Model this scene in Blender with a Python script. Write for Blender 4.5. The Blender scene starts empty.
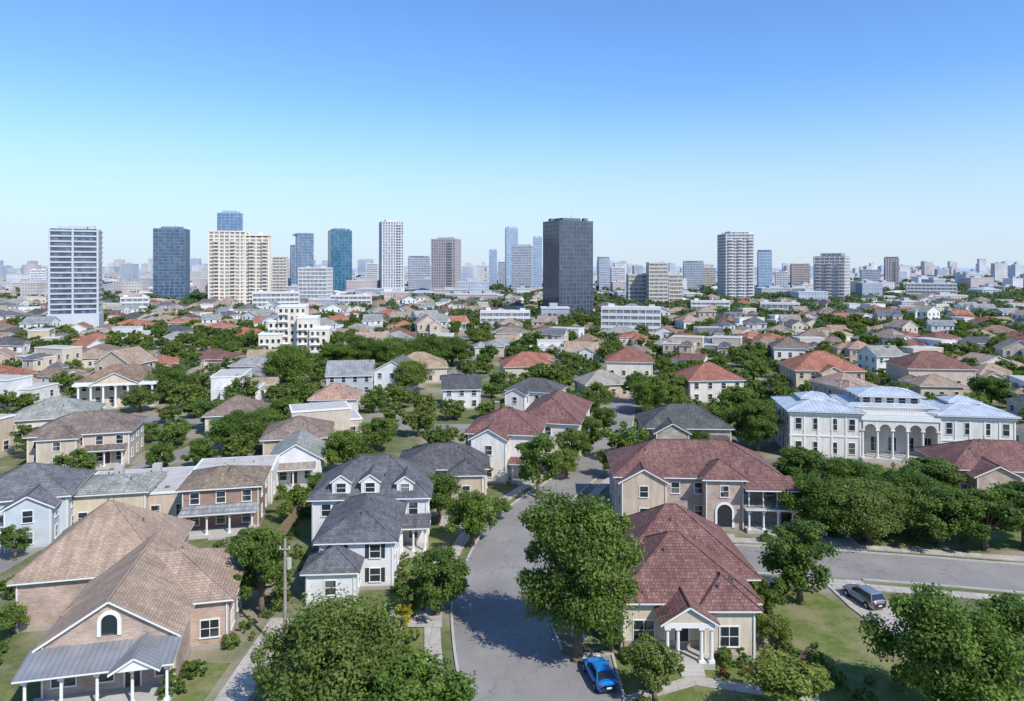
import bpy, math, random
import numpy as np
from mathutils import Vector, Matrix
rnd = random.Random(11)
CAMH = 34.0; FOC = 700.0
scene = bpy.context.scene

def S(b, d):
    """ground point under pixel column b / row d of the camera image"""
    k = CAMH/(d-268.0)
    return ((b-512.0)*k, FOC*k)

# ------------------------------------------------------------------ materials
def newmat(name):
    m = bpy.data.materials.new(name); m.use_nodes = True
    nt = m.node_tree; nt.nodes.clear()
    out = nt.nodes.new('ShaderNodeOutputMaterial'); b = nt.nodes.new('ShaderNodeBsdfPrincipled')
    nt.links.new(b.outputs[0], out.inputs[0])
    return m, nt, b, out
def N(nt, t): return nt.nodes.new(t)
def setin(nt, sock, v):
    if isinstance(v, (int, float)): sock.default_value = v
    elif isinstance(v, (tuple, list)):
        sock.default_value = tuple(v)+((1.0,) if len(v) == 3 and len(sock.default_value) == 4 else ())
    else: nt.links.new(v, sock)
def mix(nt, f, a, b, blend='MIX'):
    n = N(nt, 'ShaderNodeMix'); n.data_type = 'RGBA'; n.blend_type = blend
    setin(nt, n.inputs[0], f); setin(nt, n.inputs[6], a); setin(nt, n.inputs[7], b)
    return n.outputs[2]
def math_(nt, op, a, b=0.0, c=None):
    n = N(nt, 'ShaderNodeMath'); n.operation = op
    setin(nt, n.inputs[0], a); setin(nt, n.inputs[1], b)
    if c is not None: setin(nt, n.inputs[2], c)
    return n.outputs[0]
def rng_(nt, v, a, b, c=0.0, d=1.0):
    n = N(nt, 'ShaderNodeMapRange'); setin(nt, n.inputs[0], v)
    n.inputs[1].default_value = a; n.inputs[2].default_value = b
    n.inputs[3].default_value = c; n.inputs[4].default_value = d
    return n.outputs[0]
def coord(nt, kind='Object'):
    if kind == 'World': return N(nt, 'ShaderNodeNewGeometry').outputs['Position']
    return N(nt, 'ShaderNodeTexCoord').outputs[kind]
def noise(nt, scale, detail=4, rough=.55, kind='Object', vec=None):
    n = N(nt, 'ShaderNodeTexNoise'); n.inputs['Scale'].default_value = scale
    n.inputs['Detail'].default_value = detail; n.inputs['Roughness'].default_value = rough
    nt.links.new(vec if vec is not None else coord(nt, kind), n.inputs['Vector'])
    return n.outputs[0]
def facade_uv(nt, zs=1.0):
    tc = N(nt, 'ShaderNodeTexCoord')
    sp = N(nt, 'ShaderNodeSeparateXYZ'); nt.links.new(tc.outputs['Object'], sp.inputs[0])
    sn = N(nt, 'ShaderNodeSeparateXYZ'); nt.links.new(tc.outputs['Normal'], sn.inputs[0])
    ax = math_(nt, 'ABSOLUTE', sn.outputs[0]); ay = math_(nt, 'ABSOLUTE', sn.outputs[1])
    f = math_(nt, 'GREATER_THAN', ax, ay)
    mx = N(nt, 'ShaderNodeMix'); mx.data_type = 'FLOAT'
    nt.links.new(f, mx.inputs[0]); nt.links.new(sp.outputs[0], mx.inputs[2]); nt.links.new(sp.outputs[1], mx.inputs[3])
    z = math_(nt, 'MULTIPLY', sp.outputs[2], zs)
    cb = N(nt, 'ShaderNodeCombineXYZ'); nt.links.new(mx.outputs[0], cb.inputs[0]); nt.links.new(z, cb.inputs[1])
    return cb.outputs[0], mx.outputs[0], z
def sc(c, k): return tuple(min(1, x*k) for x in c)

def plain(name, col, rough=.8, var=.18, scale=.6, metal=0.0, spec=.3):
    m, nt, b, o = newmat(name)
    n1 = noise(nt, scale); n2 = noise(nt, scale*9, 3)
    f = math_(nt, 'ADD', math_(nt, 'MULTIPLY', n1, .65), math_(nt, 'MULTIPLY', n2, .35))
    f = rng_(nt, f, .3, .7)
    nt.links.new(mix(nt, f, sc(col, 1-var), sc(col, 1+var*.6)), b.inputs['Base Color'])
    b.inputs['Roughness'].default_value = rough; b.inputs['Metallic'].default_value = metal
    b.inputs['Specular IOR Level'].default_value = spec
    return m
def stucco(name, col, var=.14):
    m, nt, b, o = newmat(name)
    uv, u, z = facade_uv(nt)
    st = N(nt, 'ShaderNodeMapping'); st.inputs['Scale'].default_value = (2.2, .22, 1); nt.links.new(uv, st.inputs[0])
    n2 = rng_(nt, noise(nt, 1.0, 4, .6, vec=st.outputs[0]), .35, .7, 1.05, .82)
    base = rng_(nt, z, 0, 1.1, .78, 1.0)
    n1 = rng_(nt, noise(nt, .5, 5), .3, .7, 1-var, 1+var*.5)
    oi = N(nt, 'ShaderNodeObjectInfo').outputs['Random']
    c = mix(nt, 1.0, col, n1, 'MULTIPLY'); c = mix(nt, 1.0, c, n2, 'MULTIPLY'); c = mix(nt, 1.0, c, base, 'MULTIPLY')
    c = mix(nt, oi, c, mix(nt, 1.0, c, (.92, .84, .75), 'MULTIPLY'))
    nt.links.new(c, b.inputs['Base Color']); b.inputs['Roughness'].default_value = .9
    return m
def brick(name, c1, c2, mort, bw=.42, bh=.15, zs=1.0):
    m, nt, b, o = newmat(name)
    uv, _, _ = facade_uv(nt, zs)
    t = N(nt, 'ShaderNodeTexBrick'); nt.links.new(uv, t.inputs['Vector'])
    t.inputs['Scale'].default_value = 1; t.inputs['Brick Width'].default_value = bw
    t.inputs['Row Height'].default_value = bh; t.inputs['Mortar Size'].default_value = bh*.09
    t.inputs['Color1'].default_value = c1+(1,); t.inputs['Color2'].default_value = c2+(1,)
    t.inputs['Mortar'].default_value = mort+(1,)
    n = rng_(nt, noise(nt, .7, 5), .3, .75, .72, 1.15)
    c = mix(nt, 1.0, t.outputs[0], n, 'MULTIPLY')
    nt.links.new(c, b.inputs['Base Color']); b.inputs['Roughness'].default_value = .9
    return m
def shingle(name, col, var=.3, row=.24, w=.5, streak=.3, tints=True):
    m, nt, b, o = newmat(name)
    uv, u, z = facade_uv(nt, 1.9)
    t = N(nt, 'ShaderNodeTexBrick'); nt.links.new(uv, t.inputs['Vector'])
    t.inputs['Scale'].default_value = 1; t.inputs['Brick Width'].default_value = w
    t.inputs['Row Height'].default_value = row; t.inputs['Mortar Size'].default_value = row*.1
    t.inputs['Color1'].default_value = sc(col, 1-var)+(1,); t.inputs['Color2'].default_value = sc(col, 1+var)+(1,)
    t.inputs['Mortar'].default_value = sc(col, .55)+(1,)
    n = rng_(nt, noise(nt, .35, 6, .65), .3, .72, 1-streak, 1+streak)
    st = N(nt, 'ShaderNodeMapping'); st.inputs['Scale'].default_value = (2.5, .2, 1); nt.links.new(uv, st.inputs[0])
    n2 = rng_(nt, noise(nt, 1.0, 3, .5, vec=st.outputs[0]), .3, .7, .76, 1.12)
    oi = N(nt, 'ShaderNodeObjectInfo').outputs['Random']
    r = N(nt, 'ShaderNodeValToRGB'); nt.links.new(oi, r.inputs[0])
    r.color_ramp.elements[0].color = (.66, .72, .78, 1); r.color_ramp.elements[1].color = (1.0, .85, .75, 1)
    for p, cc in ((.25, (1.0, .97, .95)), (.4, (.8, .86, .9)), (.6, (1, 1, 1)), (.8, (.9, .95, .85))):
        e = r.color_ramp.elements.new(p); e.color = cc+(1,)
    c = mix(nt, 1.0, t.outputs[0], n, 'MULTIPLY'); c = mix(nt, 1.0, c, n2, 'MULTIPLY')
    pn = noise(nt, .9, 5, .7); c = mix(nt, rng_(nt, pn, .58, .72, 0, .35), c, sc(col, 1.5))
    if tints: c = mix(nt, 1.0, c, r.outputs[0], 'MULTIPLY')
    nt.links.new(c, b.inputs['Base Color']); b.inputs['Roughness'].default_value = .92
    b.inputs['Specular IOR Level'].default_value = .2
    return m
def seam(name, col, sp=.5):
    m, nt, b, o = newmat(name)
    uv, u, z = facade_uv(nt)
    fr = math_(nt, 'FRACT', math_(nt, 'DIVIDE', u, sp))
    l = math_(nt, 'LESS_THAN', fr, .13)
    n = rng_(nt, noise(nt, .5, 5), .3, .7, .75, 1.1)
    c = mix(nt, 1.0, mix(nt, l, col, sc(col, .6)), n, 'MULTIPLY')
    nt.links.new(c, b.inputs['Base Color']); b.inputs['Roughness'].default_value = .55
    b.inputs['Metallic'].default_value = .15
    return m
def siding(name, col):
    m, nt, b, o = newmat(name)
    uv, u, z = facade_uv(nt)
    l = math_(nt, 'LESS_THAN', math_(nt, 'FRACT', math_(nt, 'DIVIDE', z, .2)), .16)
    n = rng_(nt, noise(nt, .6, 5), .3, .7, .84, 1.05)
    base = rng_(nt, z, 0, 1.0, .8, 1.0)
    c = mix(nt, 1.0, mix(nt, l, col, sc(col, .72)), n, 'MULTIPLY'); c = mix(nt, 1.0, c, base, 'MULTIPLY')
    nt.links.new(c, b.inputs['Base Color']); b.inputs['Roughness'].default_value = .7
    return m
def glassmat(name, dark, light, cw=1.6, ch=3.2, frac=.3, rough=.1, spec=.8):
    m, nt, b, o = newmat(name)
    uv, u, z = facade_uv(nt)
    cu = math_(nt, 'FLOOR', math_(nt, 'DIVIDE', u, cw)); cz = math_(nt, 'FLOOR', math_(nt, 'DIVIDE', z, ch))
    cb = N(nt, 'ShaderNodeCombineXYZ'); nt.links.new(cu, cb.inputs[0]); nt.links.new(cz, cb.inputs[1])
    w = N(nt, 'ShaderNodeTexWhiteNoise'); w.noise_dimensions = '3D'; nt.links.new(cb.outputs[0], w.inputs['Vector'])
    f = rng_(nt, w.outputs[0], 1-frac, 1.0)
    nt.links.new(mix(nt, f, dark, light), b.inputs['Base Color'])
    b.inputs['Roughness'].default_value = rough; b.inputs['Specular IOR Level'].default_value = spec
    return m
def cityfacade(name, wall, glass, cw=3.0, ch=3.3):
    m, nt, b, o = newmat(name)
    uv, u, z = facade_uv(nt)
    tc = N(nt, 'ShaderNodeNewGeometry'); sn = N(nt, 'ShaderNodeSeparateXYZ'); nt.links.new(tc.outputs['Normal'], sn.inputs[0])
    side = math_(nt, 'LESS_THAN', math_(nt, 'ABSOLUTE', sn.outputs[2]), .5)
    a = math_(nt, 'GREATER_THAN', math_(nt, 'FRACT', math_(nt, 'DIVIDE', u, cw)), .42)
    c = math_(nt, 'GREATER_THAN', math_(nt, 'FRACT', math_(nt, 'DIVIDE', z, ch)), .5)
    f = math_(nt, 'MULTIPLY', math_(nt, 'MULTIPLY', a, c), side)
    n = rng_(nt, noise(nt, .03, 4), .3, .7, .75, 1.15)
    nt.links.new(mix(nt, 1.0, mix(nt, f, wall, glass), n, 'MULTIPLY'), b.inputs['Base Color'])
    b.inputs['Roughness'].default_value = .7
    return m

M = {}
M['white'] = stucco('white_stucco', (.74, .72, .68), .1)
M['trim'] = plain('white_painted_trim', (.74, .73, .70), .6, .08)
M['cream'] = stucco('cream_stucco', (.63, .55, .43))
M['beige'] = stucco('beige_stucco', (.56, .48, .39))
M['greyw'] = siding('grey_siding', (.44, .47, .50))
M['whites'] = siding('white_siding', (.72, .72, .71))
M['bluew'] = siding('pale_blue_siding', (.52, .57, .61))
M['brickt'] = brick('tan_brick', (.50, .36, .29), (.38, .26, .20), (.50, .45, .39))
M['brickr'] = brick('red_brick', (.32, .19, .14), (.25, .14, .10), (.4, .34, .28))
M['stone'] = brick('limestone', (.48, .40, .32), (.33, .26, .21), (.42, .38, .33), .7, .3)
M['found'] = plain('concrete_foundation', (.33, .31, .28))
M['conc'] = plain('concrete', (.44, .42, .39), .9, .2)
M['r_tan'] = shingle('tan_shingle', (.40, .30, .225), .14)
M['r_tanh'] = shingle('sand_shingle', (.385, .285, .215), .13, streak=.22, tints=False)
M['r_grey'] = shingle('grey_shingle', (.17, .172, .182), .25)
M['r_greyh'] = shingle('slate_shingle', (.135, .138, .150), .22, tints=False)
M['r_dark'] = shingle('charcoal_shingle', (.115, .115, .122), .25)
M['r_lgrey'] = shingle('light_grey_shingle', (.34, .335, .33), .2)
M['r_red'] = shingle('red_clay_tile', (.235, .12, .105), .3, .34, .32)
M['r_redh'] = shingle('maroon_clay_tile', (.215, .115, .102), .28, .34, .32, tints=False)
M['r_orange'] = shingle('orange_clay_tile', (.42, .18, .125), .25, .34, .32)
M['r_brown'] = shingle('brown_shingle', (.27, .20, .165), .25)
M['r_pink'] = shingle('faded_terracotta_tile', (.42, .31, .26), .25, .34, .32)
M['r_metal'] = seam('blue_grey_metal_roof', (.50, .55, .61), .8)
M['r_gmetal'] = seam('grey_metal_roof', (.26, .27, .285), .45)
M['r_flat'] = plain('gravel_flat_roof', (.46, .44, .41), .95, .25)
M['glass'] = glassmat('window_glass', (.025, .032, .04), (.22, .22, .2), .9, 1.6, .35, .08, .6)
M['door'] = plain('wood_door', (.10, .05, .03), .5)
M['ddoor'] = plain('dark_door', (.03, .03, .035), .5)
M['garage'] = siding('garage_door_panels', (.62, .60, .56))
M['shut'] = plain('dark_shutter', (.03, .04, .05), .6)
M['pipe'] = plain('vent_pipe', (.12, .12, .12), .6)
M['bark'] = plain('bark', (.14, .11, .08), .95, .35, 3)
M['wood'] = plain('weathered_pole_wood', (.32, .29, .25), .9, .3, 2)
M['fence'] = plain('cedar_fence', (.30, .22, .15), .9, .3, 2)

def leafmat(name, a, b_, c, trans=.3):
    m, nt, b, out = newmat(name)
    at = N(nt, 'ShaderNodeAttribute'); at.attribute_name = 'tint'
    r = N(nt, 'ShaderNodeValToRGB'); nt.links.new(at.outputs['Fac'], r.inputs[0])
    r.color_ramp.elements[0].color = a+(1,); r.color_ramp.elements[1].color = c+(1,)
    e = r.color_ramp.elements.new(.5); e.color = b_+(1,)
    oi = N(nt, 'ShaderNodeObjectInfo').outputs['Random']
    v = N(nt, 'ShaderNodeValToRGB'); nt.links.new(oi, v.inputs[0])
    v.color_ramp.elements[0].color = (.8, .85, .8, 1); v.color_ramp.elements[1].color = (1, .9, .75, 1)
    for p, cc in ((.25, (.75, .8, .62)), (.45, (.62, .74, .6)), (.62, (1, .98, .7)), (.82, (.72, .85, .62))):
        e = v.color_ramp.elements.new(p); e.color = cc+(1,)
    col = mix(nt, 1.0, mix(nt, 1.0, r.outputs[0], v.outputs[0], 'MULTIPLY'), (1.6, 1.5, 1.45), 'MULTIPLY')
    nt.links.new(col, b.inputs['Base Color']); b.inputs['Roughness'].default_value = .6
    b.inputs['Specular IOR Level'].default_value = .25
    t = N(nt, 'ShaderNodeBsdfTranslucent'); nt.links.new(mix(nt, 1.0, col, (1.3, 1.5, .6), 'MULTIPLY'), t.inputs[0])
    ms = N(nt, 'ShaderNodeMixShader'); ms.inputs[0].default_value = trans
    nt.links.new(b.outputs[0], ms.inputs[1]); nt.links.new(t.outputs[0], ms.inputs[2]); nt.links.new(ms.outputs[0], out.inputs[0])
    return m
M['leaf'] = leafmat('oak_leaves', (.042, .075, .02), (.085, .135, .034), (.145, .205, .055), .34)
M['leaf2'] = leafmat('elm_leaves', (.055, .080, .022), (.11, .150, .042), (.175, .215, .072), .34)
M['leaff'] = leafmat('distant_leaves', (.065, .095, .055), (.095, .13, .07), (.14, .175, .092), .3)  # paler greens for far trees, haze painted into the leaf colour
M['leafr'] = leafmat('red_flowering_leaves', (.05, .08, .02), (.16, .06, .03), (.33, .06, .05), .2)
M['leafy'] = leafmat('yellow_leaves', (.10, .12, .02), (.28, .22, .02), (.45, .35, .04), .3)

def groundmat():
    m, nt, b, o = newmat('ground_cover')
    n1 = noise(nt, .05, 5, .6, 'World'); n2 = noise(nt, .9, 6, .7, 'World'); n3 = noise(nt, 7, 3, .7, 'World')
    g = mix(nt, rng_(nt, n2, .3, .7), (.085, .11, .04), (.17, .185, .08))
    g = mix(nt, rng_(nt, n1, .46, .58), g, (.29, .255, .19))
    g = mix(nt, 1.0, g, rng_(nt, n3, .3, .7, .7, 1.25), 'MULTIPLY')
    v = N(nt, 'ShaderNodeTexVoronoi'); v.inputs['Scale'].default_value = .028; nt.links.new(coord(nt, 'World'), v.inputs['Vector'])
    sv = N(nt, 'ShaderNodeSeparateXYZ'); nt.links.new(v.outputs['Color'], sv.inputs[0])
    urb = mix(nt, sv.outputs[0], (.38, .35, .32), (.13, .16, .09))
    urb = mix(nt, rng_(nt, sv.outputs[1], .7, .8), urb, (.45, .43, .41))
    ln = N(nt, 'ShaderNodeVectorMath'); ln.operation = 'LENGTH'; nt.links.new(coord(nt, 'World'), ln.inputs[0])
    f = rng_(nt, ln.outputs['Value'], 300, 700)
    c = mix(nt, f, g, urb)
    c = mix(nt, rng_(nt, ln.outputs['Value'], 1200, 5000), c, (.32, .36, .42))  # far ground fades to grey-blue with distance: aerial haze painted into the colour
    nt.links.new(c, b.inputs['Base Color']); b.inputs['Roughness'].default_value = 1; b.inputs['Specular IOR Level'].default_value = .1
    return m
def lawnmat():
    m, nt, b, o = newmat('lawn_grass')
    n1 = noise(nt, .2, 6, .65, 'World'); n2 = noise(nt, .7, 6, .75, 'World'); n3 = noise(nt, 9, 3, .8, 'World')
    g = mix(nt, rng_(nt, n2, .35, .65), (.085, .125, .03), (.175, .20, .065))
    g = mix(nt, rng_(nt, n1, .47, .62, 0, .8), g, (.25, .225, .12))
    g = mix(nt, 1.0, g, rng_(nt, n3, .3, .7, .6, 1.35), 'MULTIPLY')
    nt.links.new(g, b.inputs['Base Color']); b.inputs['Roughness'].default_value = 1; b.inputs['Specular IOR Level'].default_value = .1
    return m
def asphalt():
    m, nt, b, o = newmat('asphalt')
    n1 = noise(nt, .12, 5, .6, 'World'); n2 = noise(nt, 14, 3, .7, 'World'); n4 = noise(nt, 1.2, 5, .6, 'World')
    c = mix(nt, rng_(nt, n1, .35, .65), (.215, .20, .188), (.285, .268, .25))
    c = mix(nt, 1.0, c, rng_(nt, n2, .3, .7, .88, 1.1), 'MULTIPLY')
    c = mix(nt, rng_(nt, n4, .56, .75, 0, .45), c, (.14, .135, .125))
    v = N(nt, 'ShaderNodeTexVoronoi'); v.feature = 'DISTANCE_TO_EDGE'; v.inputs['Scale'].default_value = .13
    wv = N(nt, 'ShaderNodeVectorMath'); wv.operation = 'ADD'
    nz = N(nt, 'ShaderNodeTexNoise'); nz.inputs['Scale'].default_value = .5; nz.inputs['Detail'].default_value = 6; nt.links.new(coord(nt, 'World'), nz.inputs['Vector'])
    nv = N(nt, 'ShaderNodeVectorMath'); nv.operation = 'SCALE'; nv.inputs[3].default_value = 5; nt.links.new(nz.outputs[1], nv.inputs[0])
    nt.links.new(coord(nt, 'World'), wv.inputs[0]); nt.links.new(nv.outputs[0], wv.inputs[1]); nt.links.new(wv.outputs[0], v.inputs['Vector'])
    c = mix(nt, rng_(nt, v.outputs[0], .002, .009, .5, 0), c, (.08, .076, .07))
    nt.links.new(c, b.inputs['Base Color']); b.inputs['Roughness'].default_value = .9; b.inputs['Specular IOR Level'].default_value = .2
    return m
def pavemat():
    m, nt, b, o = newmat('concrete_paving')
    t = N(nt, 'ShaderNodeTexBrick'); nt.links.new(coord(nt, 'World'), t.inputs['Vector']); t.offset = 0
    t.inputs['Scale'].default_value = 1; t.inputs['Brick Width'].default_value = 1.5; t.inputs['Row Height'].default_value = 1.5
    t.inputs['Mortar Size'].default_value = .025
    t.inputs['Color1'].default_value = (.42, .38, .335, 1); t.inputs['Color2'].default_value = (.49, .45, .40, 1); t.inputs['Mortar'].default_value = (.26, .23, .2, 1)
    n = rng_(nt, noise(nt, 1.1, 6, .7, 'World'), .3, .7, .72, 1.1)
    nt.links.new(mix(nt, 1.0, t.outputs[0], n, 'MULTIPLY'), b.inputs['Base Color']); b.inputs['Roughness'].default_value = .95
    return m
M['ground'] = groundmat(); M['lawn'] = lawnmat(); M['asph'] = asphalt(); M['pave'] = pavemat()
M['mulch'] = plain('mulch_bed', (.14, .085, .055), 1, .4, 3)

# ------------------------------------------------------------------ geometry helper
class Geo:
    def __init__(s): s.p = {}; s.M = None; s.smooth = set()
    def add(s, part, verts, faces, mat):
        d = s.p.setdefault(part, ([], [], []))
        o = len(d[0])
        if s.M is not None: verts = [tuple(s.M @ Vector(v)) for v in verts]
        d[0].extend([tuple(v) for v in verts])
        for f in faces: d[1].append(tuple(i+o for i in f)); d[2].append(mat)
    def box(s, part, x0, x1, y0, y1, z0, z1, mat, top=True, bot=True):
        v = [(x0,y0,z0),(x1,y0,z0),(x1,y1,z0),(x0,y1,z0),(x0,y0,z1),(x1,y0,z1),(x1,y1,z1),(x0,y1,z1)]
        f = [(0,1,5,4),(1,2,6,5),(2,3,7,6),(3,0,4,7)]
        if top: f.append((4,5,6,7))
        if bot: f.append((3,2,1,0))
        s.add(part, v, f, mat)
    def beam(s, part, p, q, r, mat, n=4, r2=None):
        p = Vector(p); q = Vector(q); d = (q-p)
        if d.length < 1e-4: return
        r2 = r if r2 is None else r2
        d.normalize(); a = d.cross(Vector((0, 0, 1)))
        if a.length < .01: a = Vector((1, 0, 0))
        a.normalize(); b = d.cross(a)
        vs = []
        for c, rr in ((p, r), (q, r2)):
            for i in range(n):
                t = 2*math.pi*(i+.5)/n
                vs.append(c+a*math.cos(t)*rr+b*math.sin(t)*rr)
        fs = [(i, (i+1) % n, n+(i+1) % n, n+i) for i in range(n)]+[tuple(range(n))[::-1], tuple(range(n, 2*n))]
        s.add(part, vs, fs, mat)
    def mesh(s, name, parts, origin):
        mats = []; vs = []; fs = []; mi = []
        for p in parts:
            d = s.p[p]; o = len(vs)
            vs += [(v[0]-origin[0], v[1]-origin[1], v[2]) for v in d[0]]
            for f, m in zip(d[1], d[2]):
                fs.append(tuple(i+o for i in f))
                if m not in mats: mats.append(m)
                mi.append(mats.index(m))
        me = bpy.data.meshes.new(name); me.from_pydata(vs, [], fs)
        for m in mats: me.materials.append(m)
        me.polygons.foreach_set('material_index', mi); me.update()
        return me
    def build(s, name, origin=(0, 0), rot=0, loc=None):
        e = bpy.data.objects.new(name, None); scene.collection.objects.link(e)
        e.empty_display_size = .5
        e.location = (origin[0], origin[1], 0) if loc is None else loc
        e.rotation_euler = (0, 0, math.radians(rot))
        for p in s.p:
            o = bpy.data.objects.new(p, s.mesh(p, [p], origin)); scene.collection.objects.link(o); o.parent = e
            if p in s.smooth:
                o.data.polygons.foreach_set('use_smooth', [True]*len(o.data.polygons))
        return e
    def single(s, name, origin=(0, 0), rot=0):
        o = bpy.data.objects.new(name, s.mesh(name, list(s.p), origin)); scene.collection.objects.link(o)
        o.location = (origin[0], origin[1], 0); o.rotation_euler = (0, 0, math.radians(rot))
        return o

def wallM(side, x0, x1, y0, y1):
    if side == 'F': return Matrix.Translation((0, y0, 0)), x0, x1
    if side == 'B': return Matrix.Translation((0, y1, 0)) @ Matrix.Rotation(math.pi, 4, 'Z'), -x1, -x0
    if side == 'R': return Matrix.Translation((x1, 0, 0)) @ Matrix.Rotation(math.pi/2, 4, 'Z'), y0, y1
    return Matrix.Translation((x0, 0, 0)) @ Matrix.Rotation(-math.pi/2, 4, 'Z'), -y1, -y0

def window(g, x, z, w, h, fr=.09, mul=True, shutters=False, mat=None, sill=True):
    T = M['trim']; a = x-w/2; b = x+w/2
    g.box('windows', a, b, -.02, .05, z, z+h, mat or M['glass'])
    g.box('window_frames', a-fr, b+fr, -.08, .05, z+h, z+h+fr, T)
    g.box('window_frames', a-fr-.04, b+fr+.04, -.13 if sill else -.08, .05, z-fr, z, T)
    g.box('window_frames', a-fr, a, -.075, .05, z, z+h, T); g.box('window_frames', b, b+fr, -.075, .05, z, z+h, T)
    if mul:
        g.box('window_frames', a, b, -.05, .04, z+h*.5-.025, z+h*.5+.025, T)
        if w > 1.3: g.box('window_frames', x-.03, x+.03, -.055, .04, z, z+h, T)
    if shutters:
        for q in (a-fr-.42, b+fr+.02): g.box('shutters', q, q+.4, -.06, .04, z-.03, z+h+.05, M['shut'])
def door(g, x, z, w=1.0, h=2.15, mat=None):
    T = M['trim']; a = x-w/2; b = x+w/2
    g.box('door', a, b, -.03, .05, z, z+h, mat or M['door'])
    g.box('door_frame', a-.12, b+.12, -.09, .05, z+h, z+h+.14, T)
    g.box('door_frame', a-.12, a, -.085, .05, z, z+h, T); g.box('door_frame', b, b+.12, -.085, .05, z, z+h, T)
def archdoor(g, x, z, w, h, mat, ring):
    n = 12; r = w/2; pts = [(x-r, z), (x+r, z)]+[(x+r*math.cos(math.pi*i/n), z+h-r+r*math.sin(math.pi*i/n)) for i in range(n+1)]
    vs = [(p[0], -.02, p[1]) for p in pts]; g.add('door', vs, [tuple(range(len(vs)))], mat)
    R = r+.28
    def arc(q): return [(x+q, z)]+[(x+q*math.cos(math.pi*i/n), z+h-r+q*math.sin(math.pi*i/n)) for i in range(n+1)]+[(x-q, z)]
    A = arc(r); B = arc(R); k = len(A)
    vs = [(p[0], -.14, p[1]) for p in A]+[(p[0], -.14, p[1]) for p in B]+[(p[0], .03, p[1]) for p in A]+[(p[0], .03, p[1]) for p in B]
    fs = []
    for i in range(k-1): fs += [(i, i+1, k+i+1, k+i), (i, i+1, 2*k+i+1, 2*k+i), (k+i, k+i+1, 3*k+i+1, 3*k+i)]
    g.add('door_surround', vs, fs, ring)
def column(g, x, y, z0, z1, r=.14, mat=None, square=False):
    mat = mat or M['trim']
    g.box('columns', x-r*1.5, x+r*1.5, y-r*1.5, y+r*1.5, z0, z0+.2, mat)
    g.box('columns', x-r*1.5, x+r*1.5, y-r*1.5, y+r*1.5, z1-.18, z1, mat)
    g.beam('columns', (x, y, z0+.2), (x, y, z1-.18), r*(1.25 if square else 1), mat, 4 if square else 12, r*(1.25 if square else .85))

def hip(g, x0, x1, y0, y1, ze, pitch, o, R, caps=True):
    T = M['trim']; X0, X1, Y0, Y1 = x0-o, x1+o, y0-o, y1+o; W = X1-X0; D = Y1-Y0; t = .2
    h = pitch*min(W, D)/2; zt = ze+t
    if W >= D: a = (X0+D/2, (Y0+Y1)/2, zt+h); b = (max(X1-D/2, X0+D/2+.01), (Y0+Y1)/2, zt+h)
    else: a = ((X0+X1)/2, Y0+W/2, zt+h); b = ((X0+X1)/2, Y1-W/2, zt+h)
    g.add('fascia', [(X0,Y0,ze),(X1,Y0,ze),(X1,Y1,ze),(X0,Y1,ze),(X0,Y0,zt),(X1,Y0,zt),(X1,Y1,zt),(X0,Y1,zt)],
          [(0,1,5,4),(1,2,6,5),(2,3,7,6),(3,0,4,7),(3,2,1,0)], T)
    e = .05; zt2 = zt+.012
    vs = [(X0-e,Y0-e,zt2),(X1+e,Y0-e,zt2),(X1+e,Y1+e,zt2),(X0-e,Y1+e,zt2), a, b]
    if W >= D: fs = [(0,1,5,4),(1,2,5),(2,3,4,5),(3,0,4)]
    else: fs = [(0,1,4),(1,2,5,4),(2,3,5),(3,0,4,5)]
    g.add('roof', vs, fs, R)
    if caps:
        for c in vs[:4]:
            tgt = min((a, b), key=lambda q: (Vector(q)-Vector(c)).length)
            g.beam('roof_ridges', Vector(c), Vector(tgt), .1, R)
        g.beam('roof_ridges', a, b, .12, R)
    return zt+h

def gable(g, x0, x1, y0, y1, ze, pitch, o, R, Wm, axis='x', og=.35, vent=False):
    T = M['trim']; t = .2
    if axis == 'y': c = (x0+x1)/2; hw = (x1-x0)/2; l0, l1 = y0, y1; P = lambda s, l, z: (c+s, l, z)
    else: c = (y0+y1)/2; hw = (y1-y0)/2; l0, l1 = x0, x1; P = lambda s, l, z: (l, c+s, z)
    a = hw+o; zl = ze-pitch*o; zr = ze+pitch*hw; L0 = l0-og; L1 = l1+og
    pr = [(-a, zl), (0, zr), (a, zl), (a, zl+t), (0, zr+t), (-a, zl+t)]
    vs = [P(s, L0, z) for s, z in pr]+[P(s, L1, z) for s, z in pr]
    g.add('fascia', vs, [(0,1,4,5),(1,2,3,4),(6,7,10,11),(7,8,9,10),(0,5,11,6),(2,3,9,8),(0,1,7,6),(1,2,8,7)], T)
    q = .03; e = .04
    vs = [P(-a-e, L0-e, zl+t+q-pitch*e), P(0, L0-e, zr+t+q), P(a+e, L0-e, zl+t+q-pitch*e), P(-a-e, L1+e, zl+t+q-pitch*e), P(0, L1+e, zr+t+q), P(a+e, L1+e, zl+t+q-pitch*e)]
    g.add('roof', vs, [(0,1,4,3),(1,2,5,4)], R)
    g.beam('roof_ridges', vs[1], vs[4], .1, R)
    for l in (l0, l1): g.add('walls', [P(-hw, l, ze), P(hw, l, ze), P(0, l, zr)], [(0, 1, 2)], Wm)
    return zr+t

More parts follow.
